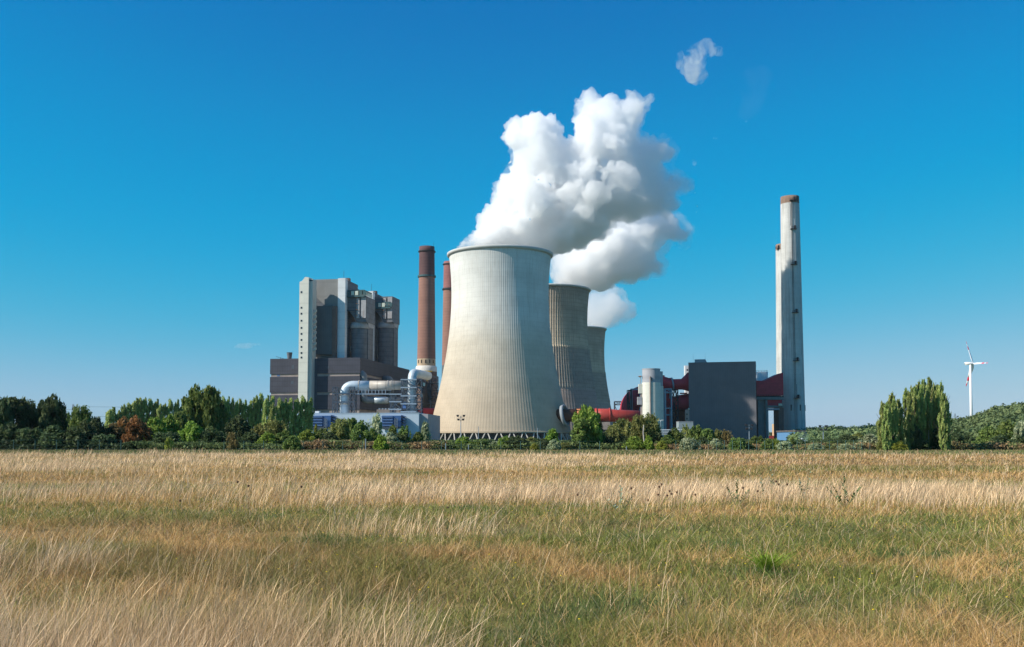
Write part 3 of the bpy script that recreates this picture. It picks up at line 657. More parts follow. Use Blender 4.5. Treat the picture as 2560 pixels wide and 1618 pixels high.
# grey box building
G = Frame(PX(1722, 1000, 663), 663, R(14))
gb = thing('grey_box_building', 'large windowless grey clad box building beside the white chimney', 'building', G.loc(), -G.a)
W_ = G.S(1890.5, 0); zg = G.Z(908.5, 0, 0)
MB().box(0, W_, 0, 45, 0, zg).build('wall', M['box_clad'], gb)
MB().box(-0.12, W_+0.12, -0.12, 45.1, zg, zg+0.5).build('roof_edge', M['box_side'], gb)
ga, gc = G.S(1737, 8, 900), G.S(1768, 8, 900)
MB().prism([(ga, zg+0.5), (gc, zg+0.5), (gc-1.2, zg+3.0), (ga, zg+3.0)], 6, 14).build('roof_unit', M['unit'], gb)
for px_ in (1733, 1763): q = G.S(px_, 8, 900); MB().tube((q, 8, zg+0.4), (q, 8, zg+7), 0.06, 4).build('antenna', M['steel'], gb)
sw = thing('service_tower', 'slim white tower with dark windows just behind the left top of grey box', 'tower', (PX(1719, 950, 702), 702, 0))
MB().box(-1.6, 3, 0, 5, 0, PZ(914, 702)).build('wall', M['white_strip'], sw)
for py in (925, 936): MB().box(-0.6, 0.3, -0.1, 0.1, PZ(py+1.8, 702), PZ(py-1.8, 702)).build('window', M['window'], sw)
sw = thing('annex_tower', 'short grey stair block with two windows at the left foot of grey box', 'tower', (PX(1719, 1050, 632), 632, 0))
MB().box(-1.1, 1.2, 0, 3, 0, PZ(1024, 632)).build('wall', M['strip'], sw)
for py in (1036, 1047): MB().box(-0.7, -0.1, -0.1, 0.1, PZ(py+2, 632), PZ(py-2, 632)).build('window', M['window'], sw)
MB().lathe([(0.1, 0), (0.8, 0.5), (0.1, 1.2)], 10).build('lamp_dome', M['cream'], sw).location = (0.8, 0, PZ(1025, 632))
an = thing('low_annex', 'low blue grey flat roofed block before the left foot of grey box', 'building', (PX(1715, 1060, 600), 600, 0))
hw = 18/FPX*600
MB().box(-hw, hw, 0, 9, 0, PZ(1055, 600)).build('wall', M['unit'], an)
MB().box(-hw-0.1, hw+0.1, -0.1, 9.1, PZ(1055, 600), PZ(1055, 600)+0.3).build('roof_edge', M['silo_cap'], an)
pk = thing('pipe_bridge', 'pale pipe bridge with railings above the birch left of grey box', 'bridge', (PX(1651, 1080, 520), 520, 0))
ln = PX(1708, 1080, 520)-PX(1651, 1080, 520)
b = MB()
for py in (1075, 1078.5, 1082, 1086): b.tube((0, 0, PZ(py, 520)), (ln, 2, PZ(py, 520)), 0.25, 6)
b.build('pipes', M['white_strip'], pk)
b = MB()
for x in (0, ln/2, ln): b.beam((x, 0.5, 0), (x, 0.5, PZ(1074, 520)), 0.3)
b.box(0, ln, 0.4, 2.5, PZ(1088, 520), PZ(1087, 520)); b.build('trestle', M['brown_wall'], pk)

tk = thing('white_tank', 'white round tank top showing between grey box and red duct', 'tank', (PX(1904, 940, 712), 712, 0))
MB().lathe([(4.4, 0), (4.4, PZ(930.5, 712)), (0.1, PZ(930.5, 712)+0.1)], 32).build('shell', M['tank'], tk, True)
b = MB(); n = 14
for i in range(n):
    a0, a1 = 2*math.pi*i/n, 2*math.pi*(i+1)/n; z0 = PZ(930.5, 712)
    b.beam((4.3*math.cos(a0), 4.3*math.sin(a0), z0), (4.3*math.cos(a0), 4.3*math.sin(a0), z0+1.1), 0.1)
    b.beam((4.3*math.cos(a0), 4.3*math.sin(a0), z0+1.1), (4.3*math.cos(a1), 4.3*math.sin(a1), z0+1.1), 0.1)
b.build('railing', M['steel'], tk)

# flue bridge: red duct on columns from the grey box to the white stack
Yb = 680
fb = thing('flue_bridge', 'tapering dark red duct on tall teal grey columns joining grey box to white chimney', 'bridge', (PX(1925, 1000, Yb), Yb, 0))
xo = PX(1925, 1000, Yb); lx = lambda px, py=1000: PX(px, py, Yb)-xo; z_ = lambda py: PZ(py, Yb)
MB().prism([(lx(1890), z_(952)), (lx(1909), z_(953)), (lx(1945), z_(936)), (lx(1957), z_(932)), (lx(1957), z_(989)), (lx(1890), z_(990))], -2, 12).build('duct', M['red'], fb)
MB().box(lx(1889), lx(1957), -2.4, 12.4, z_(993), z_(990.3)).build('deck', M['black'], fb)
MB().box(lx(1889), lx(1957), -3.0, 12, z_(1000), z_(993.2)).build('beam', M['concrete_col'], fb)
MB().box(lx(1917), lx(1954), -1, 11, z_(1014), z_(1000.2)).build('lower_duct', M['red'], fb)
MB().box(lx(1916), lx(1956), -2.6, 11.5, z_(1019), z_(1014.2)).build('beam', M['concrete_col'], fb)
MB().box(lx(1915), lx(1946), -2.4, 11, z_(1025.5), z_(1021)).build('cross_beam', M['steel_light'], fb)
for a_, c_ in ((1893, 1899), (1900, 1911.5), (1912, 1917.5)):
    MB().box(lx(a_, 1050), lx(c_, 1050), -2.2 if a_ != 1900 else -1, 11, -0.2, z_(1000.3)).build('column', M['concrete_col'], fb)
MB().box(lx(1944), lx(1956.5), -2.3, 11, -0.2, z_(1019.3)).build('column', M['brown_wall'], fb)
MB().box(lx(1943), lx(1952), -3.6, -2.7, z_(1015), z_(1009.5)).build('lamp_housing', M['cream'], fb)
b = MB()
for k in range(10): b.beam((lx(1893+k*6.5), -2.9, z_(990)), (lx(1893+k*6.5), -2.9, z_(987)), 0.12)
b.beam((lx(1891), -2.9, z_(987)), (lx(1956), -2.9, z_(987)), 0.12); b.build('railing', M['black'], fb)

# white stacks
def stack(px_top, px_bot, Y, pytop, rt0, rb0, label, front):
    X0, X1 = PX(px_bot, 1100, Y), PX(px_top, pytop, Y)
    t = thing('concrete_chimney', label, 'chimney', (X0, Y, 0), 0, 'white concrete chimneys')
    H = PZ(pytop, Y); zrt = H-5.2
    rad = lambda z: rb0+(rt0-rb0)*(z/H)**0.8
    pr = lambda a_, b_, n: [(rad(a_+(b_-a_)*i/n), a_+(b_-a_)*i/n) for i in range(n+1)]
    MB().lathe(pr(-0.3 if False else 0.0, zrt, 20), 56).build('shaft', M['stack'], t, True)
    MB().lathe(pr(zrt, H, 2)+[(rt0-0.5, H), (rt0-0.5, H-5)], 56).build('rusty_top', M['stack_rust'], t, True)
    a_ = R(-96)
    b = MB(); pts = [(rad(z)+0.25) for z in np.linspace(6, H-3, 20)]
    zs_ = np.linspace(6, H-3, 20)
    for i in range(19):
        for da in (-0.05, 0.05): b.beam((pts[i]*math.cos(a_+da), pts[i]*math.sin(a_+da), zs_[i]), (pts[i+1]*math.cos(a_+da), pts[i+1]*math.sin(a_+da), zs_[i+1]), 0.16)
    b.build('ladder', M['black'], t)
    for py in ((506, 577, 665, 784, 903.6, 996) if front else (622,)):
        z = PZ(py, Y); r = rad(z); b = MB()
        aa = a_+0.12 if front else R(-150)
        cxp, cyp = (r+0.9)*math.cos(aa), (r+0.9)*math.sin(aa)
        b.box(cxp-2.2, cxp+2.2, cyp-1.0, cyp+1.3, z-0.35, z-0.1)
        b.box(cxp+0.4, cxp+1.6, cyp-0.6, cyp+0.8, z-0.1, z+2.2)
        for q in (-2.1, -0.7, 2.1): b.beam((cxp+q, cyp-1, z), (cxp+q, cyp-1, z+1.1), 0.12)
        b.beam((cxp-2.1, cyp-1, z+1.1), (cxp+2.1, cyp-1, z+1.1), 0.12)
        b.build('platform', M['black'], t)
    if front:
        for px_, py in ((1993, 1020), (1971, 1020), (1987, 500), (2009, 1021)):
            z = PZ(py, Y); r = rad(z); xx = PX(px_, py, Y)-X0; xx = max(-r*0.97, min(r*0.97, xx)); yy = -math.sqrt(max(0, r*r-xx*xx))
            MB().box(xx-0.35, xx+0.35, yy-0.15, yy+0.4, z-2.1, z+2.1).build('slot_window', M['window'], t)
        for da, w_, z0, z1 in ((0.14, 0.16, 3, 40), (-0.14, 0.2, H-22, H-6), (0.25, 0.14, H-17, H-6)):   # soot streaks hugging the shaft
            b = MB(); zz = np.linspace(z0, z1, 12); n0 = 0
            vs = []
            for z in zz:
                r = rad(z)+0.03
                for e in (-w_, w_): vs.append((r*math.cos(a_+da+e/r), r*math.sin(a_+da+e/r), z))
            b.add(vs, [(2*i, 2*i+1, 2*i+3, 2*i+2) for i in range(11)]); b.build('soot_streak', M['grey_metal'], t)
    return t
stack(1971.8, 1985, 702, 493, 22.6/FPX*712, 29.6/FPX*702, 'tallest white concrete chimney with rusty top, front ladder and platforms', True)
stack(1958.5, 1970.5, 865, 612, 22.4/FPX*875, 29/FPX*865, 'second white chimney mostly hidden behind the tallest one, rusty rim', False)

# far kiln, blue hall, tank
fk = thing('far_boiler_plant', 'distant cream block with thin brown flue seen through the bridge columns', 'building', (PX(1941, 1080, 1000), 1000, 0))
MB().box(PX(1935.5, 1080, 1000)-PX(1941, 1080, 1000), 3, 0, 8, 0, PZ(1060, 1000)).build('wall', M['plaster'], fk)
MB().tube((1.6, 2, PZ(1061, 1000)), (1.6, 2, PZ(1044, 1000)), 1.1, 10).build('flue', M['brown_wall'], fk)
MB().box(-2, -0.8, -0.5, 1, PZ(1060, 1000), PZ(1057, 1000)).build('vent', M['red_vivid'], fk)
MB().box(-12, -2.6, -0.5, 10, 0, PZ(1089.5, 1000)).build('low_roof', M['red_bright'], fk)
bh = thing('blue_hall', 'low blue wall hall with dark curved roof right of the white chimney foot', 'building', (PX(2065, 1100, 560), 560, 0))
xl_ = PX(1990, 1100, 560)-PX(2065, 1100, 560)
poly = [(xl_, 0), (0, 0), (0, PZ(1086, 560)), (xl_*0.3, PZ(1083, 560)), (xl_*0.6, PZ(1080.5, 560)), (xl_, PZ(1079.5, 560))]
MB().prism([(x, z-0.0) for x, z in poly], 0, 40).build('wall', M['hall_blue'], bh)
MB().prism([(xl_-0.4, poly[5][1]), (xl_*0.6, poly[4][1]), (xl_*0.3, poly[3][1]), (0.4, poly[2][1]-0.1), (0.4, poly[2][1]+0.3), (xl_*0.3, poly[3][1]+0.55), (xl_*0.6, poly[4][1]+0.8), (xl_-0.4, poly[5][1]+0.9)], -0.5, 40.4).build('roof', M['roof_dark'], bh)
kt = thing('white_tank_trailer', 'small white horizontal tank below the mist at the white chimney foot', 'tank', (PX(2005, 1122, 250), 250, 0))
hl_ = 13.5/FPX*250
MB().path([(-hl_, 0, 0.95), (-hl_+0.2, 0, 0.95), (hl_-0.2, 0, 0.95), (hl_, 0, 0.95)], [0.3, 0.55, 0.55, 0.3], 16).build('shell', M['tank'], kt, True)
b = MB(); b.box(-hl_+0.2, -hl_+0.4, -0.4, 0.4, 0, 0.6); b.box(hl_-0.5, hl_-0.3, -0.4, 0.4, 0, 0.6); b.build('saddle', M['steel_light'], kt)
MB().lathe([(0.25, 1.4), (0.3, 1.9), (0.1, 2.0)], 10).build('nozzle', M['tank'], kt)

# ================================================================== LAMP MASTS, TURBINE, PYLONS
def mast(px, ptop, Y, label, n=4):
    X = PX(px, 1080, Y); H = PZ(ptop, Y)
    t = thing('floodlight_mast', label, 'lamp mast', (X, Y, 0), 0, 'floodlight masts in front of the plant')
    MB().tube((0, 0, 0), (0, 0, H-0.4), 0.16, 8, 0.1).build('pole', M['steel_light'], t)
    b = MB(); b.beam((-1.0, 0, H-0.9), (1.0, 0, H-0.9), 0.1); b.beam((-0.9, 0, H-1.9), (0.9, 0, H-1.9), 0.1); b.build('crossarm', M['steel'], t)
    for (x, z) in ((-1.0, H-0.5), (1.0, H-0.5), (-0.75, H-1.7), (0.75, H-1.7))[:n]:
        MB().add([(x-.45, -.35, z+.25), (x+.45, -.35, z+.25), (x+.45, .3, z+.35), (x-.45, .3, z+.35), (x-.3, -.3, z-.3), (x+.3, -.3, z-.3), (x+.3, .2, z-.2), (x-.3, .2, z-.2)], [(0,1,2,3),(4,7,6,5),(0,4,5,1),(1,5,6,2),(2,6,7,3),(3,7,4,0)]).build('floodlight', M['black'], t)
    return t
mast(1152, 1036, 320, 'floodlight mast standing before the middle of the big cooling tower')
mast(1873, 1059, 320, 'floodlight mast in front of the right side of grey box')
mast(2058, 1062, 330, 'floodlight mast in front of the low blue hall')
for px_, pt, lab in ((1344, 1070, 'thin bare pole before the right part of big cooling tower'), (1196, 1066, 'thin bare pole before the left part of big cooling tower'), (2195, 1067, 'thin grey pole beside the left edge of the right poplar clump')):
    o = MB().tube((0, 0, 0), (0, 0, PZ(pt, 320)), 0.14, 8, 0.08).build('pole', M['steel_light']); o.location = (PX(px_, 1090, 320), 320, 0); tag(o, lab, 'pole')
sl_ = thing('street_lamp', 'small lamp post with two curved arms right of the nearer silo', 'street lamp', (PX(1652, 1080, 500), 500, 0))
MB().tube((0, 0, 0), (0, 0, PZ(1052, 500)), 0.15, 8, 0.1).build('pole', M['steel_light'], sl_)
for q in (-1, 1): MB().path(bend([(0, 0, PZ(1052, 500)-0.5), (0, 0, PZ(1051, 500)), (q*1.4, 0, PZ(1050.5, 500))], 0.5, 3), 0.14, 6).build('lamp_arm', M['white_strip'], sl_)

Yt = 1500
wt = thing('wind_turbine', 'white wind turbine with red banded blades above the wooded hill', 'wind turbine', (PX(2428, 1040, Yt), Yt, 0))
xh = PX(2433, 909, Yt)-PX(2428, 1040, Yt); zhb = PZ(909, Yt)
xt = PX(2425.8, 915, Yt)-PX(2428, 1040, Yt)
MB().tube((0, 0, 0), (xt, 0, PZ(912, Yt)), 2.6, 24, 1.4).build('tower', M['turbine_white'], wt, True)
MB().path([(xt-7.5, 1.5, zhb-0.3), (xt-7.2, 1.5, zhb), (xt+3.0, 0, zhb), (xh-0.5, 0, zhb)], [1.6, 2.2, 2.3, 1.5], 14).build('nacelle', M['turbine_white'], wt, True)
hb = MB().path([(xh-1.5, 0, zhb), (xh+0.4, -0.2, zhb), (xh+1.4, -0.3, zhb)], [1.7, 1.6, 0.3], 14).build('hub', M['turbine_white'], wt, True)
Rb = 66/FPX*Yt
for th_ in (117, -3, -123):
    c_, s_ = math.cos(R(th_)), math.sin(R(th_))
    d = Vector((0.09*c_, -0.996*c_, s_)); nn = Vector((0.996, 0.09, 0)); 
    p0 = Vector((xh, 0, zhb)); side = d.cross(nn)
    def blade(r0, r1, m, par, nm):
        vs = []
        K = 7
        for i in range(K):
            t_ = r0+(r1-r0)*i/(K-1); ch = ((0.9+2.6*min(1, t_/0.2))*(1-t_)**0.8*0.62+0.25)*1.35; th2 = ch*0.22
            ctr = p0 + d*(Rb*t_)
            wdir = (side*0.55+nn*0.83).normalized(); odir = d.cross(wdir)
            for k in range(8):
                a2 = 2*math.pi*k/8; vs.append(ctr + wdir*ch*math.cos(a2) + odir*th2*math.sin(a2))
        fs = [(i*8+k, i*8+(k+1) % 8, (i+1)*8+(k+1) % 8, (i+1)*8+k) for i in range(K-1) for k in range(8)] + [tuple(range(7, -1, -1)), tuple(range((K-1)*8, K*8))]
        return MB().add(vs, fs).build(nm, m, par, True)
    bl = blade(0, 0.60, M['turbine_white'], wt, 'blade')
    blade(0.60, 0.76, M['signal_red'], bl, 'red_band'); blade(0.76, 0.88, M['turbine_white'], bl, 'white_band'); blade(0.88, 1.0, M['signal_red'], bl, 'tip')
def pylon(px, ptop, Y, label):
    t = thing('pylon', label, 'pylon', (PX(px, 1090, Y), Y, 0), 0, 'far power line pylons'); H = PZ(ptop, Y); b = MB()
    for sx in (-1, 1):
        for sy in (-1, 1): b.beam((sx*2.6, sy*2.6, 0), (sx*0.4, sy*0.4, H), 0.3)
    for i in range(8):
        f0, f1 = i/8, (i+1)/8; w0, w1 = 2.6-2.2*f0, 2.6-2.2*f1
        b.beam((-w0, -w0, H*f0), (w1, -w1, H*f1), 0.2); b.beam((w0, -w0, H*f0), (-w1, -w1, H*f1), 0.2)
    b.build('mast', M['steel_light'], t)
    b = MB()
    for f in (0.72, 0.86): b.beam((-7, 0, H*f), (7, 0, H*f), 0.35)
    b.build('crossarm', M['steel_light'], t)
    return t
pylon(181, 1011, 900, 'far lattice pylon between the dark trees at the left')
pylon(2389, 1034, 1300, 'faint far pylon just left of the wind turbine')
b = MB()
for py in (1017, 1041):
    p = [Vector((PX(181, py, 900), 900, PZ(py, 900))), Vector((PX(330, py+1, 980), 980, PZ(py+1, 980)))]
    b.tube(p[0], p[1], 0.12, 4)
tag(b.build('power_line', M['steel']), 'thin power line cables running right from the left pylon', 'cable')
hs_ = thing('house', 'tan walled house glimpsed between the dark trees at the left', 'house', (PX(165, 1090, 235), 235, 0))
MB().box(-1.9, 2.5, 0, 6, 0, PZ(1071, 235)).build('wall', M['plaster'], hs_)
MB().prism([(-2.2, PZ(1071, 235)), (2.8, PZ(1071, 235)), (0.3, PZ(1063, 235))], -0.3, 6.2).build('roof', M['tile'], hs_)
MB().box(1.0, 1.6, 2, 3, PZ(1069, 235), PZ(1058, 235)).build('chimney', M['tile'], hs_)
# ================================================================== GROUND
rng = np.random.default_rng(7)
_tab = rng.random((256, 256))
def vnoise(x, y):
    xi = np.floor(x).astype(int); yi = np.floor(y).astype(int); fx = x-xi; fy = y-yi
    fx = fx*fx*(3-2*fx); fy = fy*fy*(3-2*fy)
    g = lambda a, b: _tab[a % 256, b % 256]
    return (g(xi, yi)*(1-fx)+g(xi+1, yi)*fx)*(1-fy) + (g(xi, yi+1)*(1-fx)+g(xi+1, yi+1)*fx)*fy
def fbm(x, y, o=4):
    s = 0; a = 0.5; t = 0
    for i in range(o): s = s+a*vnoise(x*2**i+i*37.3, y*2**i+i*11.7); t += a; a *= 0.55
    return s/t
def ell(x, y, cx, cy, rx, ry, soft=0.35, wob=0.35):
    d = np.sqrt(((x-cx)/rx)**2+((y-cy)/ry)**2) + (fbm(x/(rx*0.35)+5, y/(ry*0.35)+9, 4)-0.5)*wob*2
    return np.clip((1+soft-d)/(2*soft), 0, 1)
def zones(x, y):
    """meadow zones at ground position: tall dry grass 0..1, greenness 0..1, brown weeds 0..1"""
    d = y; u = x/np.maximum(y, 1)            # the bands run across the field
    n1 = fbm(x/9+3, y/9+1); n2 = fbm(x/2.2+13, y/2.2+7); n3 = fbm(x/30+1, y/16+2)
    T = np.zeros_like(x); T = np.maximum(T, ell(x, y, -7.0, 6.6, 6.2, 3.0, 0.22, 0.45))       # tall clump in the near left corner
    T = np.maximum(T, 0.85*ell(x, y, -1.6, 6.6, 1.5, 1.5, 0.3, 0.4))
    T = np.maximum(T, 0.9*ell(x, y, -7.6, 12.6, 2.2, 2.0, 0.35, 0.6))
    T = np.maximum(T, 0.9*ell(x, y, -2.2, 18.6, 1.9, 1.0, 0.25, 0.3))
    T = np.maximum(T, 0.7*ell(x, y, -3.3, 12.5, 1.0, 1.2, 0.4, 0.5))
    T = np.maximum(T, 1.0*ell(x, y, 7.0, 30.5, 11.5, 5.0, 0.35, 0.45))                          # pale band right of the middle
    T = np.maximum(T, 0.7*ell(x, y, -9.0, 36.5, 15, 8.5, 0.5, 0.8))
    T = np.maximum(T, 0.7*ell(x, y, 22, 29, 8, 4, 0.4, 0.6))
    far = np.clip((y-46)/10, 0, 1)*np.clip((122-y)/12, 0, 1)
    T = np.maximum(T, far*np.clip((0.20-u)/0.10, 0, 1)*(0.65+0.5*n1))
    T = np.maximum(T, 0.12*np.clip((n1-0.60)*6, 0, 1))
    T = T*(1-0.92*np.clip((fbm(x/9+31, y/6+17, 4)-0.47)*7, 0, 1)*(y > 33)); T = T*(1-0.5*np.clip((fbm(x/3+11, y/3+27, 3)-0.50)*6, 0, 1)*(y > 15))
    T = T*np.where(y < 20, 0.35+0.75*np.clip((fbm(x/0.8+3, y/0.8+6, 2)-0.30)*4, 0, 1), 1)
    # greenness
    G = 0.42 + 2.1*(n2-0.5) + 1.3*(n1-0.5) + 1.2*(fbm(x/0.7+90, y/0.9+44, 2)-0.5)
    G = np.where(y > 42, 0.30+1.6*(n1-0.5)+0.8*(n2-0.5), G)
    G = np.maximum(G, 0.65*ell(x, y, -8.0, 23.5, 11, 3.2, 0.5, 0.9))
    G = np.maximum(G, 0.8*ell(x, y, -0.5, 25.0, 4.5, 2.2, 0.5, 0.8))
    G = np.maximum(G, 0.8*ell(x, y, 4.5, 18.8, 5.5, 3.6, 0.4, 0.6))
    G = np.maximum(G, 0.6*ell(x, y, 11, 21.5, 4, 2.0, 0.4, 0.6))
    G = np.maximum(G, 0.75*ell(x, y, 0.3, 9.4, 1.3, 1.5, 0.5, 0.8))
    G = np.maximum(G, 0.7*ell(x, y, 26, 60, 12, 6, 0.4, 0.8))
    G = np.maximum(G, 0.5*ell(x, y, 8, 64, 9, 3.5, 0.4, 0.8))
    G = G*(1-0.9*np.clip(T, 0, 1))
    W = np.maximum(0.8*ell(x, y, -4.5, 13.5, 4.5, 2.6, 0.5, 0.9), 0.7*ell(x, y, -6, 20, 8, 2.0, 0.5, 0.9)) + np.clip((u-0.12)/0.1, 0, 1)*np.clip((y-50)/15, 0, 1) + 0.55*np.clip((n3-0.5)*6, 0, 1)*(y < 60)
    return np.clip(T, 0, 1), np.clip(G, 0, 1), np.clip(W, 0, 1)
DRY = np.array([0.78, 0.58, 0.365]); GOLD = np.array([0.66, 0.43, 0.17]); GREEN = np.array([0.185, 0.20, 0.047]); BROWN = np.array([0.50, 0.32, 0.125]); RUSTY = np.array([0.42, 0.24, 0.13])
def zcol(x, y, T, G, W):
    n = fbm(x/1.3+50, y/1.3+20, 3)[:, None]
    short = BROWN*(0.8+0.5*n)
    short = short*(1-G[:, None]) + GREEN*G[:, None]
    short = short*(1-0.5*W[:, None]) + RUSTY*0.5*W[:, None]
    gold = np.clip((fbm(x/7+80, y/5+4, 3)-0.52)*5, 0, 1)[:, None]*0.6
    tall = DRY*(1-gold)+GOLD*gold
    return short*(1-T[:, None]) + tall*T[:, None]
def vcmat(name, rough=0.7, trans=0.0, nz=0.0):
    m = bpy.data.materials.new(name); m.use_nodes = True; N = m.node_tree.nodes; L = m.node_tree.links
    b = N['Principled BSDF']; b.inputs['Roughness'].default_value = rough; b.inputs['Specular IOR Level'].default_value = 0.15
    a = N.new('ShaderNodeAttribute'); a.attribute_name = 'colour'; col = a.outputs['Color']
    if nz:
        tc = N.new('ShaderNodeTexCoord'); n = N.new('ShaderNodeTexNoise'); n.inputs['Scale'].default_value = nz; n.inputs['Detail'].default_value = 6
        L.new(tc.outputs['Object'], n.inputs['Vector']); r = N.new('ShaderNodeMapRange'); L.new(n.outputs[0], r.inputs[0]); r.inputs[1].default_value = 0.3; r.inputs[2].default_value = 0.7; r.inputs[3].default_value = 0.6; r.inputs[4].default_value = 1.3
        v = N.new('ShaderNodeVectorMath'); v.operation = 'SCALE'; L.new(col, v.inputs[0]); L.new(r.outputs[0], v.inputs['Scale']); col = v.outputs[0]
    L.new(col, b.inputs['Base Color'])
    if trans:
        tr = N.new('ShaderNodeBsdfTranslucent'); L.new(col, tr.inputs[0]); ms = N.new('ShaderNodeMixShader'); ms.inputs[0].default_value = trans
        L.new(b.outputs[0], ms.inputs[1]); L.new(tr.outputs[0], ms.inputs[2]); L.new(ms.outputs[0], N['Material Output'].inputs[0])
    return m
ys = np.concatenate([np.linspace(-60, 3, 10), np.geomspace(4, 160, 130), np.array([175, 200, 260, 400, 800, 2000, 6000, 12000])])
nx = 161; uu = np.linspace(-1, 1, nx)
GX = np.array([[q*max(60, 1.2*abs(y)) for q in uu] for y in ys]); GY = np.repeat(ys[:, None], nx, 1)
gx, gy = GX.ravel(), GY.ravel()
T_, G_, W_2 = zones(gx, gy)
gc_ = zcol(gx, gy, T_*0.8, G_, W_2)*0.62
farm = (gy > 118)[:, None]
gc_ = np.where(farm, np.array([0.11, 0.13, 0.055]), gc_)
i = np.arange(len(ys)-1)[:, None]*nx; k = np.arange(nx-1)[None, :]
F = np.stack([i+k, i+k+1, i+nx+k+1, i+nx+k], -1).reshape(-1, 4)
gz = np.where(gy < 150, 0.06*(fbm(gx/6, gy/6)-0.5), 0)
g = npmesh('ground', np.stack([gx, gy, gz-0.0], 1), F, vcmat('field_soil', 0.95, 0, 3.0), None, {'colour': gc_})
tag(g, 'flat dry meadow ground reaching back to the power station', 'ground', kind='structure')
xs_ = np.linspace(-400, 400, 3)
rd_ = MB().add([(-420, 163, 0.03), (420, 163, 0.03), (420, 167.5, 0.03), (-420, 167.5, 0.03)], [(0, 1, 2, 3)]).build('road', M['asphalt']); tag(rd_, 'narrow grey service road between the meadow and the shrubs', 'road', kind='structure')

# ================================================================== GRASS
gm = vcmat('grass_blades', 0.6, 0.25)
def blades(name, label, x, y, h, wd, lean, col, segs, m=gm, kind='stuff', cat='grass', wind=0.35, par=None):
    n = len(x); az = rng.random(n)*2*math.pi
    dx, dy = np.cos(az), np.sin(az)                      # flat side direction of the blade
    la = rng.normal(0, 0.6, n) + 2.2*(fbm(x/1.6+21, y/1.6+5, 2)-0.5); lean = lean*np.where(rng.random(n) < 0.10, 1.9, 1.0)*(0.6+0.9*fbm(x/0.9+2, y/0.9+8, 2)); lx_, ly_ = np.cos(la)*lean*wind + rng.normal(0, 1, n)*lean*(0.28 if wind > 0.1 else 0.6), np.sin(la)*lean*0.5 + rng.normal(0, 1, n)*lean*(0.25 if wind > 0.1 else 0.6)
    V = []; hd = (rng.random(n) < 0.25) & (h > 0.3)
    for s_ in range(segs+1):
        t = s_/segs; ww = wd*(1-0.85*t)*0.5
        if segs >= 3 and s_ == segs-1: ww = np.where(hd, wd*0.62, ww)
        zz = h*(t - 0.12*lean*t*t); ox, oy = lx_*h*t**1.35, ly_*h*t**1.35
        if s_ < segs:
            V.append(np.stack([x+ox-dx*ww, y+oy-dy*ww, zz], 1)); V.append(np.stack([x+ox+dx*ww, y+oy+dy*ww, zz], 1))
        else:
            V.append(np.stack([x+ox-dx*ww, y+oy-dy*ww, zz], 1)); V.append(np.stack([x+ox+dx*ww, y+oy+dy*ww, zz], 1))
    K = 2*(segs+1)
    V = np.stack(V, 1).reshape(-1, 3)
    f = np.array([[2*q, 2*q+1, 2*q+3, 2*q+2] for q in range(segs)])
    F = (np.arange(n)[:, None, None]*K + f[None]).reshape(-1, 4)
    cc = np.repeat(col, K, 0)
    o = npmesh(name, V, F, m, par, {'colour': cc})
    if label: tag(o, label, cat, kind=kind)
    return o
def scatter(y0, y1, dens, side=5.0):
    area = 0
    yy = []; n = int(dens*(y1**2-y0**2)*0.60 + dens*(y1-y0)*2*side)
    y = np.sqrt(rng.random(n)*(y1**2-y0**2)+y0**2)
    x = (rng.random(n)*2-1)*(0.60*y+side)
    return x, y
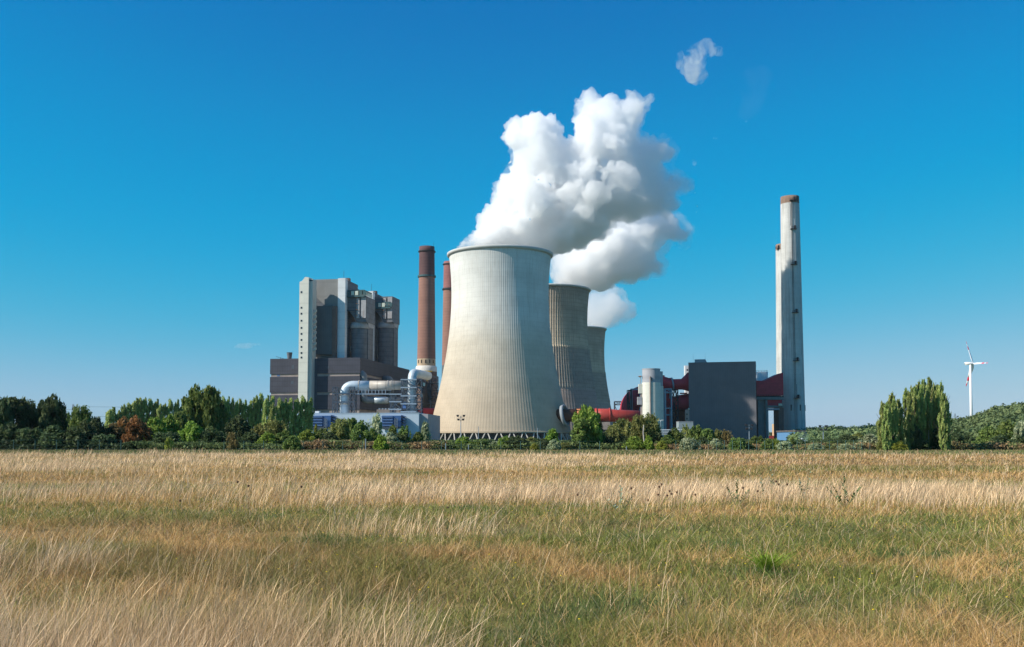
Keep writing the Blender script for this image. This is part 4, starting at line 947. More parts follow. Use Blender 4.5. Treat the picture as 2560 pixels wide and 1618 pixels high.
def grass_zone(tagname, y0, y1, dens, wmul, segs):
    x, y = scatter(y0, y1, dens)
    T, G, W = zones(x, y)
    r = rng.random(len(x)); keep = r < (0.62+0.38*T)
    # clumping
    cl = fbm(x*1.7+9, y*1.7+3, 3); keep &= (cl + 0.25*rng.random(len(x)) > 0.42)
    x, y, T, G, W = x[keep], y[keep], T[keep], G[keep], W[keep]; n = len(x)
    tall = rng.random(n) < T**1.7*np.interp(y, [6, 20, 60], [0.38, 0.6, 0.9])
    stray = (~tall) & (rng.random(n) < 1.6/dens*(0.4+1.2*(fbm(x/2+60, y/2+70, 2) > 0.5)))
    c = zcol(x, y, tall*1.0, G, W)*(0.72+0.56*fbm(x/0.7+15, y/0.7+31, 2))[:, None]
    r1 = rng.random((n, 1)); 
    isg = rng.random(n) < np.clip(G*1.3, 0.05, 0.97)
    sc_ = np.where(isg[:, None], GREEN*(0.7+0.9*r1), BROWN*(0.65+0.95*r1))
    lush = np.clip((fbm(x/1.1+7, y/1.1+40, 2)-0.6)*6, 0, 1)*(G > 0.4)
    sc_ = np.where((lush > rng.random(n))[:, None], np.array([0.10, 0.155, 0.045])*(0.7+0.7*r1), sc_)
    straw = rng.random(n) < 0.075
    sc_ = np.where(straw[:, None], DRY*(0.6+0.5*r1), sc_)
    ye = rng.random(n) < 0.10
    sc_ = np.where(ye[:, None], GOLD*(0.5+0.6*r1), sc_)
    sc_ = sc_*(1-0.35*W[:, None]) + RUSTY*0.35*W[:, None]*(0.7+0.6*r1)
    tc_ = c*(0.42+1.0*rng.random((n, 1)))
    low_g = tall & (rng.random(n) < 0.22)
    col = np.where(tall[:, None], tc_, sc_); col = np.where(stray[:, None], DRY*(0.7+0.4*r1), col)
    col = np.where(low_g[:, None], GREEN*(0.8+0.8*r1), col)
    h = np.where(tall, 0.33+0.40*rng.random(n)*(0.6+0.4*T), 0.07+0.16*rng.random(n)+0.10*W)
    h = np.where(stray, 0.35+0.35*rng.random(n), h); h = np.where(low_g, 0.15+0.2*rng.random(n), h)
    h = h*(0.75+0.5*fbm(x/1.5, y/1.5+33, 2))*np.interp(y, [25, 60, 100], [1, 0.78, 0.66])*(1+(y > 88)*1.1*np.clip((fbm(x/2.2+70, y/4+10, 3)-0.55)*6, 0, 1))*np.where(tall | stray, 1, 0.35+1.05*fbm(x/0.33+4, y/0.33+2, 2))
    wd = (0.0034+0.00055*y)*wmul*np.where(tall | stray, 0.62, 1.15)*(0.7+0.6*rng.random(n))
    lean = np.where(tall | stray, 0.50+0.45*rng.random(n), 0.6+0.9*rng.random(n))
    a = tall | stray
    blades('tall_dry_grass', 'tall pale dry grass leaning to the right, %s' % tagname, x[a], y[a], h[a], wd[a], lean[a], col[a], segs)
    a = ~a
    blades('short_grass', 'short green and brown matted grass, %s' % tagname, x[a], y[a], h[a], wd[a]*0.85, lean[a], col[a], max(1, segs-2), wind=0.05)
grass_zone('in the near foreground', 4.2, 9.5, 3000, 0.85, 4)
grass_zone('in the near middle of the field', 9.5, 18, 1100, 0.9, 4)
grass_zone('in the middle of the field', 18, 34, 330, 1.0, 3)
grass_zone('in the farther field', 34, 66, 75, 1.25, 2)
grass_zone('at the far end of the field', 66, 113, 22, 1.5, 1)
# green verge strip beyond the field and tufts on its lip
n = 42000; y = 112+rng.random(n)*50; x = (rng.random(n)*2-1)*105
gcol = np.where((rng.random(n) < 0.5)[:, None], np.array([0.13, 0.17, 0.05]), np.array([0.30, 0.22, 0.11]))*(0.6+0.8*rng.random((n, 1)))
blades('verge_grass', 'mown greenish verge strip along the far edge of the meadow', x, y, 0.10+0.16*rng.random(n), np.full(n, 0.12), np.full(n, 0.6), gcol, 1)

# individual weeds standing above the pale grass
def weed(px, ptop, Y, label, leafc, hscale=1.0, nbr=3):
    X = PX(px, 1200, Y); H = PZ(ptop, Y); t = thing('leafy_weed', label, 'weed', (X, Y, 0))
    rr = random.Random(px); st_ = MB(); lf = MB()
    for b_ in range(nbr):
        ox = (b_-(nbr-1)/2)*0.22*rr.uniform(0.6, 1.3); hh_ = H*(1 if b_ == nbr//2 else rr.uniform(0.55, 0.75))
        p = Vector((0, 0, 0)); q = Vector((ox*1.6, rr.uniform(-.1, .1), hh_))
        st_.tube(p, q, 0.012, 5, 0.006)
        for k in range(int(16*hh_/1.1)):
            f = 0.3+0.7*k/(16*hh_/1.1); c0 = p.lerp(q, f); a_ = rr.uniform(0, 6.28); l = 0.15*(1.1-f*0.6); d = Vector((math.cos(a_), math.sin(a_), 0.9)).normalized()
            s_ = d.cross(Vector((0, 0, 1))).normalized()*l*0.28
            lf.add([c0, c0+d*l*0.5+s_, c0+d*l, c0+d*l*0.5-s_], [(0, 1, 2, 3)])
    st_.build('stem', M['weed_stem'], t); lf.build('leaves', leafc, t)
M['weed_stem'] = mat('weed_stem', (0.20, 0.20, 0.09), 0.8, 0.2, 2)
M['weed_leaf'] = mat('weed_leaf', (0.10, 0.16, 0.06), 0.6, 0.35, 6)
M['weed_pale'] = mat('pale_weed_leaf', (0.28, 0.33, 0.22), 0.7, 0.3, 6)
M['dry_head'] = mat('dry_seed_head', (0.14, 0.08, 0.05), 0.9, 0.3, 6)
M['flower'] = mat('yellow_petals', (0.75, 0.55, 0.03), 0.6, 0.1, 4)
weed(1551, 1212, 24, 'pale leafy weed stalk rising left of centre in the pale grass band', M['weed_pale'])
weed(1842, 1197, 26, 'tall dark leafy weed with side shoots in the pale grass band', M['weed_leaf'])
weed(1930, 1150, 30, 'tallest thin pale weed spike above the pale grass band', M['weed_pale'], nbr=1)
weed(1905, 1192, 29, 'short silvery weed spike leaning beside the tallest spike', M['weed_pale'], nbr=1)
weed(2112, 1186, 26, 'broad bushy green weed at the right end of the pale band', M['weed_leaf'], nbr=5)
weed(2009, 1172, 29, 'slender branching weed between the tall spike and the bushy weed', M['weed_pale'], nbr=2)
def head(px, py, Y):
    X = PX(px, py, Y); H = PZ(py, Y); o = MB(); o.tube((0, 0, 0), (0.02, 0, H), 0.004, 4, 0.003); o.lathe([(0.005, H-0.02), (0.026, H), (0.03, H+0.025), (0.01, H+0.04)], 7)
    o = o.build('seed_head_stalk', M['dry_head']); o.location = (X, Y, 0)
    tag(o, 'dry brown seed head on a thin stalk above the grass', 'seed head', 'dry brown seed heads on thin stalks')
for px, py in ((1578, 1222), (1654, 1212), (1648, 1218), (1674, 1229), (1679, 1236), (1668, 1240), (1692, 1232), (1645, 1238), (1620, 1252), (1738, 1238), (1940, 1205), (1946, 1212), (1968, 1212), (1857, 1221), (1894, 1229), (1444, 1238), (594, 1206), (621, 1216), (753, 1218), (1119, 1270), (450, 1253)):
    head(px, py, 25 if px > 1000 else 24)
n = 260; fx, fy = scatter(5.5, 26, 1.6); T, G, W = zones(fx, fy); kk = (G > 0.45) & (T < 0.3); fx, fy = fx[kk][:n], fy[kk][:n]
b = MB(); mi = []
for x_, y_ in zip(fx, fy):
    h_ = 0.16+0.12*random.random(); b.lathe([(0.004, h_), (0.012, h_+0.004), (0.008, h_+0.010)], 6, (x_, y_)); b.tube((x_, y_, 0), (x_, y_, h_), 0.0025, 3)
    mi += [0]*12+[1]*5
o = b.build('yellow_flowers', M['flower']); o.data.materials.append(M['weed_stem']); o.data.polygons.foreach_set('material_index', mi)
tag(o, 'tiny yellow wildflowers dotted through the green grass', 'flowers', kind='stuff')
n = 420; a_ = rng.random(n)*6.28; r_ = np.abs(rng.normal(0, 0.09, n)); x0_ = PX(1919, 1410, 13.6)
o = blades('bright_grass_tuft', None, r_*np.cos(a_), r_*np.sin(a_), 0.2+0.16*rng.random(n), np.full(n, 0.010), 0.9+0.5*rng.random(n), np.array([0.20, 0.30, 0.03])*(0.7+0.6*rng.random((n, 1))), 3, wind=0.0)
o.location = (x0_, 13.6, 0); tag(o, 'vivid yellow green grass tuft alone in the right foreground', 'grass tuft')

# ================================================================== TREES
LM = {
 'dark': leafmat('foliage_dark', (0.019, 0.032, 0.019), (0.056, 0.082, 0.040)),
 'green': leafmat('foliage_green', (0.034, 0.060, 0.020), (0.10, 0.14, 0.045)),
 'bright': leafmat('foliage_bright', (0.055, 0.095, 0.018), (0.14, 0.20, 0.045)),
 'vivid': leafmat('foliage_vivid', (0.06, 0.11, 0.015), (0.15, 0.23, 0.045)),
 'poplar': leafmat('foliage_poplar', (0.075, 0.11, 0.042), (0.21, 0.25, 0.105)),
 'silver': leafmat('foliage_silver', (0.07, 0.10, 0.07), (0.25, 0.29, 0.22)),
 'olive': leafmat('foliage_olive', (0.05, 0.065, 0.025), (0.14, 0.155, 0.06)),
 'rust': leafmat('foliage_rust', (0.07, 0.040, 0.018), (0.19, 0.110, 0.050)),
 'brown': leafmat('foliage_brown', (0.04, 0.035, 0.018), (0.12, 0.095, 0.05)),
 'yellow': leafmat('foliage_yellow', (0.06, 0.08, 0.015), (0.18, 0.20, 0.045)),
}
def crown_me(name, prof, ncl, nleaf, clr, leaf, seed, upright=0.0, lean=0.0, hollow=0.45, ragged=0.25, aspect=1.0):
    """leaf mesh in a unit box: height 1, radius 0.5. prof: list of (t, radius)"""
    g_ = np.random.default_rng(seed)
    ts = np.array([p[0] for p in prof]); rs = np.array([p[1] for p in prof])
    tt = g_.random(ncl*6)*(ts[-1]-ts[0])+ts[0]; rr = np.interp(tt, ts, rs)
    keep = g_.random(len(tt)) < (rr/rs.max()+0.12); tt = tt[keep][:ncl]; rr = np.interp(tt, ts, rs)
    an = g_.random(len(tt))*2*math.pi
    lob = 1 + ragged*(np.sin(an*3+seed+tt*9)+np.sin(an*5+tt*17+seed*2))*0.5
    rad = rr*lob*(hollow+(1-hollow)*np.sqrt(g_.random(len(tt))))
    ctr = np.stack([rad*np.cos(an), rad*np.sin(an), tt], 1)
    n = len(tt)*nleaf; ci = np.repeat(np.arange(len(tt)), nleaf)
    sz = clr*(0.6+0.8*g_.random(len(tt)))[ci][:, None]
    off = g_.normal(0, 1, (n, 3)); off /= np.linalg.norm(off, axis=1)[:, None]; off *= g_.random((n, 1))**0.4*sz
    off[:, 2] *= 1.0*(1+upright*1.4)/max(aspect, 1) ; off[:, :2] *= 1
    p = ctr[ci]+off
    p[:, 2] = np.clip(p[:, 2], 0.0, None)
    p[:, 0] += lean*np.clip(p[:, 2], 0, 1)**2
    nv = g_.normal(0, 1, (n, 3)); nv[:, 2] += 0.3; nv = nv + off/np.linalg.norm(off, axis=1)[:, None]*0.8; nv /= np.linalg.norm(nv, axis=1)[:, None]
    ref = g_.normal(0, 1, (n, 3)); ref[:, 2] += upright*2.5
    a = np.cross(nv, ref); a /= np.linalg.norm(a, axis=1)[:, None]; b_ = np.cross(a, nv)
    l = leaf*(0.6+0.8*g_.random((n, 1)))
    asp = np.array([1, 1, 1/max(aspect, 0.2)])
    V = np.stack([p+a*l*0.45*asp, p+b_*l*(0.9)*asp, p-a*l*0.45*asp, p-b_*l*0.9*asp], 1).reshape(-1, 3)
    F = np.arange(n*4).reshape(-1, 4)
    tint = np.clip(0.5+0.36*g_.normal(0, 1, len(tt))[ci]+0.22*g_.normal(0, 1, n), 0, 1)
    me_o = npmesh(name, V, F, None, None, {'tint': np.repeat(tint, 4)})
    me = me_o.data; bpy.data.objects.remove(me_o, do_unlink=True)
    return me
PRO = {}
def proto(kind, mats_prof):
    PRO[kind] = mats_prof
P_ROUND = [(0.0, 0.25), (0.12, 0.42), (0.35, 0.5), (0.6, 0.46), (0.8, 0.33), (0.93, 0.16), (1.0, 0.03)]
P_POP = [(0.02, 0.28), (0.15, 0.42), (0.4, 0.5), (0.65, 0.47), (0.85, 0.40), (0.95, 0.28), (1.0, 0.12)]
P_CONE = [(0.0, 0.40), (0.15, 0.5), (0.4, 0.42), (0.7, 0.25), (0.9, 0.1), (1.0, 0.02)]
P_TALL = [(0.0, 0.30), (0.15, 0.42), (0.35, 0.5), (0.55, 0.5), (0.75, 0.46), (0.9, 0.34), (1.0, 0.16)]
P_BUSH = [(0.0, 0.45), (0.2, 0.5), (0.5, 0.46), (0.75, 0.33), (0.92, 0.15), (1.0, 0.04)]
P_WIL = [(0.12, 0.35), (0.3, 0.5), (0.6, 0.5), (0.8, 0.42), (0.93, 0.25), (1.0, 0.08)]
def variants(key, n, prof, ncl, nleaf, clr, leaf, **kw):
    PRO[key] = [crown_me('crown_'+key, prof, ncl, nleaf, clr, leaf, 11+7*i+len(PRO)*101, **kw) for i in range(n)]
variants('round', 3, P_ROUND, 120, 46, 0.12, 0.062, ragged=0.35)
variants('tall', 3, P_TALL, 120, 46, 0.13, 0.070, ragged=0.5, hollow=0.35)
variants('poplar', 4, P_POP, 85, 44, 0.15, 0.115, upright=0.3, lean=0.16, hollow=0.3, ragged=0.3, aspect=2.6)
variants('spire', 4, [(0.02, 0.30), (0.15, 0.42), (0.4, 0.5), (0.62, 0.44), (0.8, 0.36), (0.92, 0.24), (1.0, 0.09)], 130, 36, 0.09, 0.095, upright=0.5, lean=0.10, hollow=0.35, ragged=0.45, aspect=2.6)
variants('cone', 2, P_CONE, 80, 36, 0.14, 0.095, upright=0.4, ragged=0.3, aspect=1.5)
variants('bush', 3, P_BUSH, 90, 36, 0.15, 0.070, ragged=0.3)
variants('wispy', 2, P_TALL, 60, 30, 0.13, 0.080, ragged=0.6, hollow=0.2, upright=0.4)
variants('willow', 2, P_WIL, 120, 50, 0.12, 0.055, ragged=0.4, upright=0.5)
def trunk_me(seed):
    r_ = random.Random(seed); b = MB()
    pts = [(0, 0, -0.01)]; 
    for k in range(1, 6): pts.append((pts[-1][0]+r_.uniform(-.012, .012), pts[-1][1]+r_.uniform(-.012, .012), k*0.17))
    b.path(pts, [0.030, 0.024, 0.019, 0.014, 0.009, 0.004], 7)
    for k in range(7):
        z = 0.15+0.1*k; a_ = r_.uniform(0, 6.28); L2 = 0.30*(1-z*0.6); q = pts[min(4, int(z/0.17))]
        b.path([(q[0], q[1], z), (q[0]+math.cos(a_)*L2*0.5, q[1]+math.sin(a_)*L2*0.5, z+0.09), (q[0]+math.cos(a_)*L2, q[1]+math.sin(a_)*L2, z+0.2)], [0.010, 0.007, 0.003], 5)
    me = bpy.data.meshes.new('trunk'); me.from_pydata(b.v, [], b.f); me.update(); return me
TRK = [trunk_me(i) for i in range(3)]
_mc = {}
def with_mat(me, m):
    k_ = (me.name, m.name)
    if k_ not in _mc:
        c_ = me.copy(); c_.materials.clear(); c_.materials.append(m); _mc[k_] = c_
    return _mc[k_]
_tn = 0
def tree(px, top, wpx, Y, kind, leafk, label, name='tree', cat='tree', bark='bark', group=None, zb=0.0):
    global _tn; _tn += 1
    rr = random.Random(_tn*13+5)
    X = PX(px, 1100, Y); H = PZ(top, Y)-zb; Wd = wpx/FPX*Y*(1.12 if leafk == 'dark' else 1.0)
    t = thing(name, label, cat, (X, Y, zb), 0, group)
    cr = link('crown', with_mat(PRO[kind][_tn % len(PRO[kind])], LM[leafk]), t)
    cr.scale = (Wd, Wd, H*0.95); cr.rotation_euler = (0, 0, rr.uniform(-0.5, 0.5) if kind in ('poplar', 'spire') else rr.uniform(0, 6.28))
    tk_ = link('trunk', with_mat(TRK[_tn % 3], M[bark]), t)
    tw = max(H*0.55, min(Wd, H)); tk_.scale = (tw, tw, H*0.98)
    return t
TREES = [
 # left dark group
 (3, 1000, 42, 172, 'tall', 'dark', 'dark ragged tree cut by the left edge of the photo'),
 (40, 997, 62, 176, 'tall', 'dark', 'big dark tree second from the left edge'),
 (70, 1006, 46, 180, 'willow', 'dark', 'dark drooping tree third from the left edge'),
 (92, 1031, 40, 186, 'round', 'dark', 'low dark tree filling the dip between the two tallest dark trees'),
 (106, 1003, 28, 182, 'tall', 'dark', 'narrow dark tree spire left of the tallest dark one'),
 (128, 994, 52, 178, 'tall', 'dark', 'tall dark tree with spiky top left of the far pylon'),
 (150, 1032, 40, 182, 'round', 'dark', 'dark tree just left of the tan house'),
 (170, 1027, 18, 245, 'cone', 'green', 'slim green tree peeking up behind the tan house'),
 (202, 1020, 52, 176, 'willow', 'green', 'arching green topped tree just right of the tan house'),
 (212, 1052, 50, 170, 'round', 'dark', 'dark undergrowth tree below the arching green topped tree'),
 (240, 1043, 44, 174, 'round', 'dark', 'glossy blackish tree left of the olive brown bush'),
 (20, 1060, 60, 168, 'bush', 'dark', 'dark undergrowth bush at the left edge'),
 (75, 1062, 66, 168, 'bush', 'dark', 'dark undergrowth bush below the two leftmost big trees'),
 (135, 1066, 66, 167, 'bush', 'dark', 'dark undergrowth bush before the tan house'),
 (185, 1070, 56, 167, 'bush', 'dark', 'dark undergrowth bush right of the tan house foot'),
 (262, 1080, 50, 168, 'bush', 'dark', 'dark low bush before the olive brown bush'),
 (283, 1058, 50, 176, 'round', 'brown', 'olive brown bush left of the rust coloured tree'),
 (306, 1045, 46, 232, 'round', 'rust', 'reddish brown tree behind and left of the rust coloured tree'),
 (340, 1042, 58, 174, 'round', 'rust', 'rust coloured dying tree in the left tree line'),
 (385, 1044, 60, 180, 'round', 'bright', 'fresh green tree right of the rust coloured tree'),
 (424, 1040, 44, 186, 'tall', 'bright', 'light green tree left of the broad tallest tree'),
 (415, 1074, 58, 172, 'bush', 'dark', 'dark bush below the fresh green tree'),
 (448, 1032, 40, 190, 'tall', 'green', 'green tree tucked at the left flank of the broad tallest tree'),
 (486, 971, 58, 198, 'tall', 'green', 'left stem of the broad tallest tree pair'),
 (524, 974, 62, 198, 'tall', 'green', 'right stem of the broad tallest tree pair'),
 (545, 1000, 50, 204, 'round', 'dark', 'dark right shoulder tree behind the tallest pair'),
 (480, 1056, 60, 180, 'round', 'bright', 'light green shrubby tree in front of the tallest pair'),
 (530, 1068, 56, 180, 'round', 'dark', 'dark tree at the foot of the tallest pair'),
 (575, 1030, 18, 205, 'cone', 'silver', 'slim silvery tree right of the tallest pair'),
 (594, 1042, 52, 186, 'round', 'dark', 'dark rounded tree behind the small reddish bush'),
 (582, 1084, 30, 162, 'wispy', 'brown', 'small reddish brown wispy bush at the verge'),
 (421, 1096, 16, 162, 'wispy', 'yellow', 'small thin yellow green sapling at the verge'),
 (648, 1062, 44, 190, 'round', 'olive', 'olive tree before the middle poplars'),
 (628, 1078, 44, 184, 'round', 'dark', 'dark bush below the middle poplars'),
 (690, 1054, 58, 190, 'willow', 'olive', 'feathery olive tree before the right poplars'),
 (668, 1082, 44, 180, 'bush', 'bright', 'bright shrub low before the right poplars'),
 (712, 1076, 50, 182, 'round', 'green', 'mid green tree left of the front verge bush'),
 (731, 1090, 40, 160, 'bush', 'green', 'rounded front bush on the verge left of the brown mounds'),
 (768, 1076, 54, 180, 'round', 'bright', 'light green tree below the last poplar of the row'),
 (789, 1058, 14, 184, 'cone', 'yellow', 'slim yellow green tree before the left louvre box'),
 (808, 1072, 46, 182, 'round', 'green', 'green tree right of the slim yellow green tree'),
 (826, 1082, 40, 178, 'round', 'dark', 'dark tree below the left louvre box shadow'),
 (850, 1050, 44, 184, 'willow', 'olive', 'feathery light tree before the middle of the silver hall'),
 (878, 1047, 36, 188, 'tall', 'green', 'taller green tree before the middle of the silver hall'),
 (902, 1054, 50, 180, 'round', 'green', 'broad green tree before the silver hall left of the vivid shrub'),
 (941, 1040, 30, 190, 'wispy', 'silver', 'grey green airy tree touching the right louvre box'),
 (930, 1072, 40, 184, 'round', 'green', 'green tree behind the vivid shrub'),
 (951, 1088, 34, 160, 'bush', 'vivid', 'vivid yellow green shrub before the silver hall'),
 (981, 1062, 34, 184, 'cone', 'green', 'pointed green tree below the right louvre box'),
 (975, 1080, 36, 178, 'round', 'silver', 'pale green tree right of the vivid shrub'),
 (1010, 1069, 32, 180, 'wispy', 'green', 'dark leaning tree before the right end of silver hall'),
 (1004, 1080, 36, 180, 'round', 'dark', 'dark bush at the foot of the leaning tree'),
 (1045, 1080, 30, 182, 'round', 'green', 'green bush left of the silvery tree at the hall corner'),
 (1063, 1051, 28, 186, 'cone', 'silver', 'silvery tree between silver hall and the big cooling tower'),
 # bushes before the big tower
 (1082, 1102, 34, 172, 'bush', 'brown', 'brownish bush at the left foot of the big cooling tower'),
 (1125, 1102, 40, 170, 'bush', 'green', 'green bush before the leftmost visible tower legs'),
 (1160, 1092, 42, 168, 'bush', 'bright', 'rounded light green bush below the middle floodlight mast'),
 (1203, 1095, 42, 168, 'bush', 'green', 'compact round bush second right of the floodlight mast'),
 (1237, 1104, 30, 172, 'bush', 'silver', 'low pale bush between two round bushes under the tower'),
 (1263, 1092, 38, 168, 'bush', 'bright', 'light green left half of the wide bush under the tower'),
 (1293, 1090, 46, 168, 'round', 'dark', 'dark right half of the wide bush under the tower'),
 (1327, 1094, 38, 170, 'bush', 'olive', 'olive bush below the thin right pole'),
 (1337, 1108, 20, 160, 'bush', 'yellow', 'small pale yellowish shrub before the olive bush'),
 (1381, 1069, 36, 168, 'cone', 'bright', 'pointed light green tree right of the tower centre'),
 (1360, 1098, 30, 166, 'bush', 'dark', 'dark bush left of the pointed light green tree'),
 (1386, 1099, 32, 162, 'bush', 'silver', 'silvery low bush before the pointed light green tree'),
 (1413, 1104, 34, 166, 'bush', 'olive', 'brownish green bush left of the large leafy poplar'),
 (1452, 1040, 44, 168, 'poplar', 'green', 'left side stem of the large leafy tree before red pipe'),
 (1470, 1019, 60, 170, 'tall', 'bright', 'large leafy tree rising in front of the red pipe'),
 (1487, 1040, 44, 172, 'round', 'green', 'right side stem of the large leafy tree before red pipe'),
 (1508, 1080, 46, 176, 'round', 'dark', 'dark bush right of the large leafy tree'),
 (1530, 1068, 36, 182, 'wispy', 'olive', 'thin grey branched tree below the red pipe end'),
 (1557, 1050, 52, 186, 'willow', 'olive', 'soft green tree left of the birch'),
 (1548, 1086, 44, 182, 'bush', 'dark', 'dark bush below the soft green tree'),
 (1600, 1042, 44, 172, 'willow', 'olive', 'left crown of the white trunked birch before the silo'),
 (1628, 1041, 48, 173, 'willow', 'olive', 'right crown of the white trunked birch before the silo'),
 (1586, 1092, 50, 166, 'bush', 'bright', 'yellowish green shrub left of the birch trunk'),
 (1620, 1090, 24, 165, 'bush', 'vivid', 'bright green shrub right of the birch trunk'),
 (1638, 1074, 34, 172, 'round', 'dark', 'dark tree at the right foot of the birch'),
 (1668, 1088, 44, 170, 'round', 'green', 'blue green bush below the pipe bridge'),
 (1655, 1102, 26, 164, 'bush', 'yellow', 'yellow green bush low below the pipe bridge'),
 (1690, 1074, 40, 174, 'willow', 'green', 'airy tree before the low blue grey annex'),
 (1716, 1064, 24, 178, 'wispy', 'olive', 'tall thin olive tree before the annex'),
 (1738, 1066, 36, 176, 'tall', 'green', 'green tree at the left foot of grey box'),
 (1722, 1091, 42, 162, 'bush', 'silver', 'silvery willow bush before the annex'),
 (1768, 1073, 36, 174, 'tall', 'green', 'third green tree along the foot of grey box'),
 (1756, 1092, 30, 170, 'bush', 'dark', 'dark bush between trees along the foot of grey box'),
 (1795, 1077, 24, 176, 'wispy', 'olive', 'thin olive tree before the middle of grey box'),
 (1790, 1098, 30, 168, 'bush', 'silver', 'pale low bush before the middle of grey box'),
 (1815, 1078, 24, 174, 'wispy', 'brown', 'thin brownish tree before the middle of grey box'),
 (1843, 1090, 38, 165, 'bush', 'green', 'neatly rounded dark green bush left of the right mast'),
 (1870, 1105, 30, 166, 'bush', 'olive', 'low olive bush below the right mast'),
 (1886, 1091, 28, 170, 'round', 'green', 'small green tree right of the right mast'),
 (1901, 1088, 18, 172, 'cone', 'green', 'small pointed tree before the flue bridge columns'),
 (1920, 1098, 32, 166, 'bush', 'green', 'left of two round bushes before the flue bridge'),
 (1938, 1097, 30, 166, 'bush', 'bright', 'right of two round bushes before the flue bridge'),
 (1962, 1101, 34, 164, 'bush', 'silver', 'pale speckled bush before the white chimney foot'),
 (1980, 1091, 16, 172, 'cone', 'green', 'narrow green tree before the white chimney foot'),
 (2041, 1108, 36, 162, 'bush', 'silver', 'rounded pale bush before the blue hall'),
 (2062, 1112, 20, 166, 'bush', 'olive', 'small bush at the foot of the blue hall mast'),
 (2078, 1104, 26, 200, 'bush', 'green', 'low green bush right of the blue hall'),
 (2094, 1099, 24, 190, 'round', 'dark', 'dark small tree right of the blue hall'),
 (2120, 1086, 44, 215, 'round', 'dark', 'left dark tree behind the pale shrubs near the right'),
 (2146, 1082, 44, 220, 'round', 'olive', 'olive tree behind the pale shrubs near the right'),
 (2116, 1109, 36, 165, 'bush', 'silver', 'low pale shrub right of the blue hall'),
 (2146, 1106, 30, 168, 'bush', 'silver', 'middle pale shrub left of the poplar clump'),
 (2174, 1086, 50, 180, 'bush', 'silver', 'tall rounded silvery shrub left of the poplar clump'),
 # right clump fringe
 (2205, 1092, 26, 160, 'bush', 'olive', 'olive bush at the left foot of the poplar clump'),
 (2228, 1100, 30, 158, 'bush', 'green', 'green bush at the left front of the poplar clump'),
 (2263, 1048, 40, 160, 'tall', 'silver', 'grey green small tree in front of the poplar clump'),
 (2248, 1104, 38, 155, 'bush', 'yellow', 'yellow green bush in front of the poplar clump'),
 (2288, 1062, 30, 158, 'round', 'dark', 'dark tree in front of the middle of poplar clump'),
 (2322, 1032, 20, 160, 'wispy', 'olive', 'thin olive tree with bare stem before the poplar clump'),
 (2345, 1070, 34, 160, 'round', 'dark', 'dark undergrowth tree at the right of poplar clump'),
 (2300, 1098, 34, 158, 'bush', 'dark', 'dark low bush under the poplar clump'),
 (2388, 1080, 34, 175, 'round', 'dark', 'dark bush just right of the poplar clump'),
 (2414, 1086, 42, 178, 'round', 'dark', 'dark broad bush below the wind turbine'),
 (2446, 1098, 34, 168, 'bush', 'green', 'small light green bush right below the wind turbine'),
 (2472, 1066, 50, 190, 'round', 'green', 'rounded green tree right of the wind turbine'),
 (2500, 1088, 44, 176, 'round', 'dark', 'dark green bush left of the last tree'),
 (2524, 1050, 62, 184, 'round', 'green', 'large green tree near the right edge of the photo'),
 (2554, 1054, 34, 178, 'tall', 'silver', 'silvery tree cut by the right edge of the photo'),
 (2548, 1090, 34, 170, 'bush', 'dark', 'dark bush at the right edge of the photo'),
]
for px, top, wpx, Y, kind, lk, lab in TREES:
    bush = kind == 'bush'
    tree(px, top, wpx, Y, kind, lk, lab, 'shrub' if bush else 'tree', 'shrub' if bush else 'tree', 'bark_pale' if 'birch' in lab or 'thin' in lab else 'bark')
# the birch has a white stem of its own
ORD = ['first', 'second', 'third', 'fourth', 'fifth', 'sixth', 'seventh', 'eighth', 'ninth', 'tenth', 'eleventh', 'twelfth', 'thirteenth', 'fourteenth', 'fifteenth', 'sixteenth', 'seventeenth', 'eighteenth']
def poprow(lst, Y, tail, group, leafk='poplar', wm=0.86, kd='poplar'):
    for i, (px, top, wpx) in enumerate(sorted(lst)):
        tree(px, top, wpx*wm, Y+((i*37) % 9)-4, kd, leafk, '%s poplar from the left %s' % (ORD[i], tail), 'poplar', 'poplar', 'bark', group)
poprow([(273, 1019, 30), (294, 1024, 18), (305, 1011, 20), (318, 1010, 20), (333, 997, 24), (345, 993, 22), (358, 995, 20), (372, 1000, 20), (386, 999, 20), (397, 1008, 18), (408, 1009, 18), (422, 1001, 18), (438, 1000, 18), (452, 1006, 18), (463, 1004, 18)],
       330, 'in the sunlit far row behind the rust tree', 'far row of poplars at the left')
poprow([(555, 994, 18), (566, 993, 16), (578, 993, 16), (589, 1002, 15), (598, 1000, 15), (608, 1001, 18), (623, 1000, 20), (636, 989, 24), (650, 987, 20), (663, 990, 20), (677, 988, 20)],
       290, 'right of the tallest tree pair', 'middle row of poplars')
poprow([(678, 1008, 18), (696, 998, 20), (708, 998, 20), (722, 994, 24), (739, 996, 22), (754, 993, 22), (769, 996, 26)],
       255, 'in the row before the stair tower', 'poplars before the white stair tower')
poprow([(2207, 1001, 28), (2228, 975, 30), (2247, 994, 26), (2266, 970, 28), (2281, 962, 28), (2296, 946, 30), (2311, 943, 28), (2325, 943, 28), (2338, 955, 26), (2352, 947, 26), (2363, 979, 24)],
       166, 'in the tall clump at the right', 'poplar clump at the right', wm=0.88, kd='spire')
poprow([(2217, 1006, 24), (2235, 992, 24), (2252, 1012, 20), (2275, 975, 24), (2289, 966, 24), (2304, 958, 24), (2319, 960, 24), (2333, 966, 24), (2346, 962, 24), (2358, 975, 22), (2368, 998, 20)],
       159, 'in the lower front rank of the right clump', 'front rank of the poplar clump', wm=0.9, kd='spire')
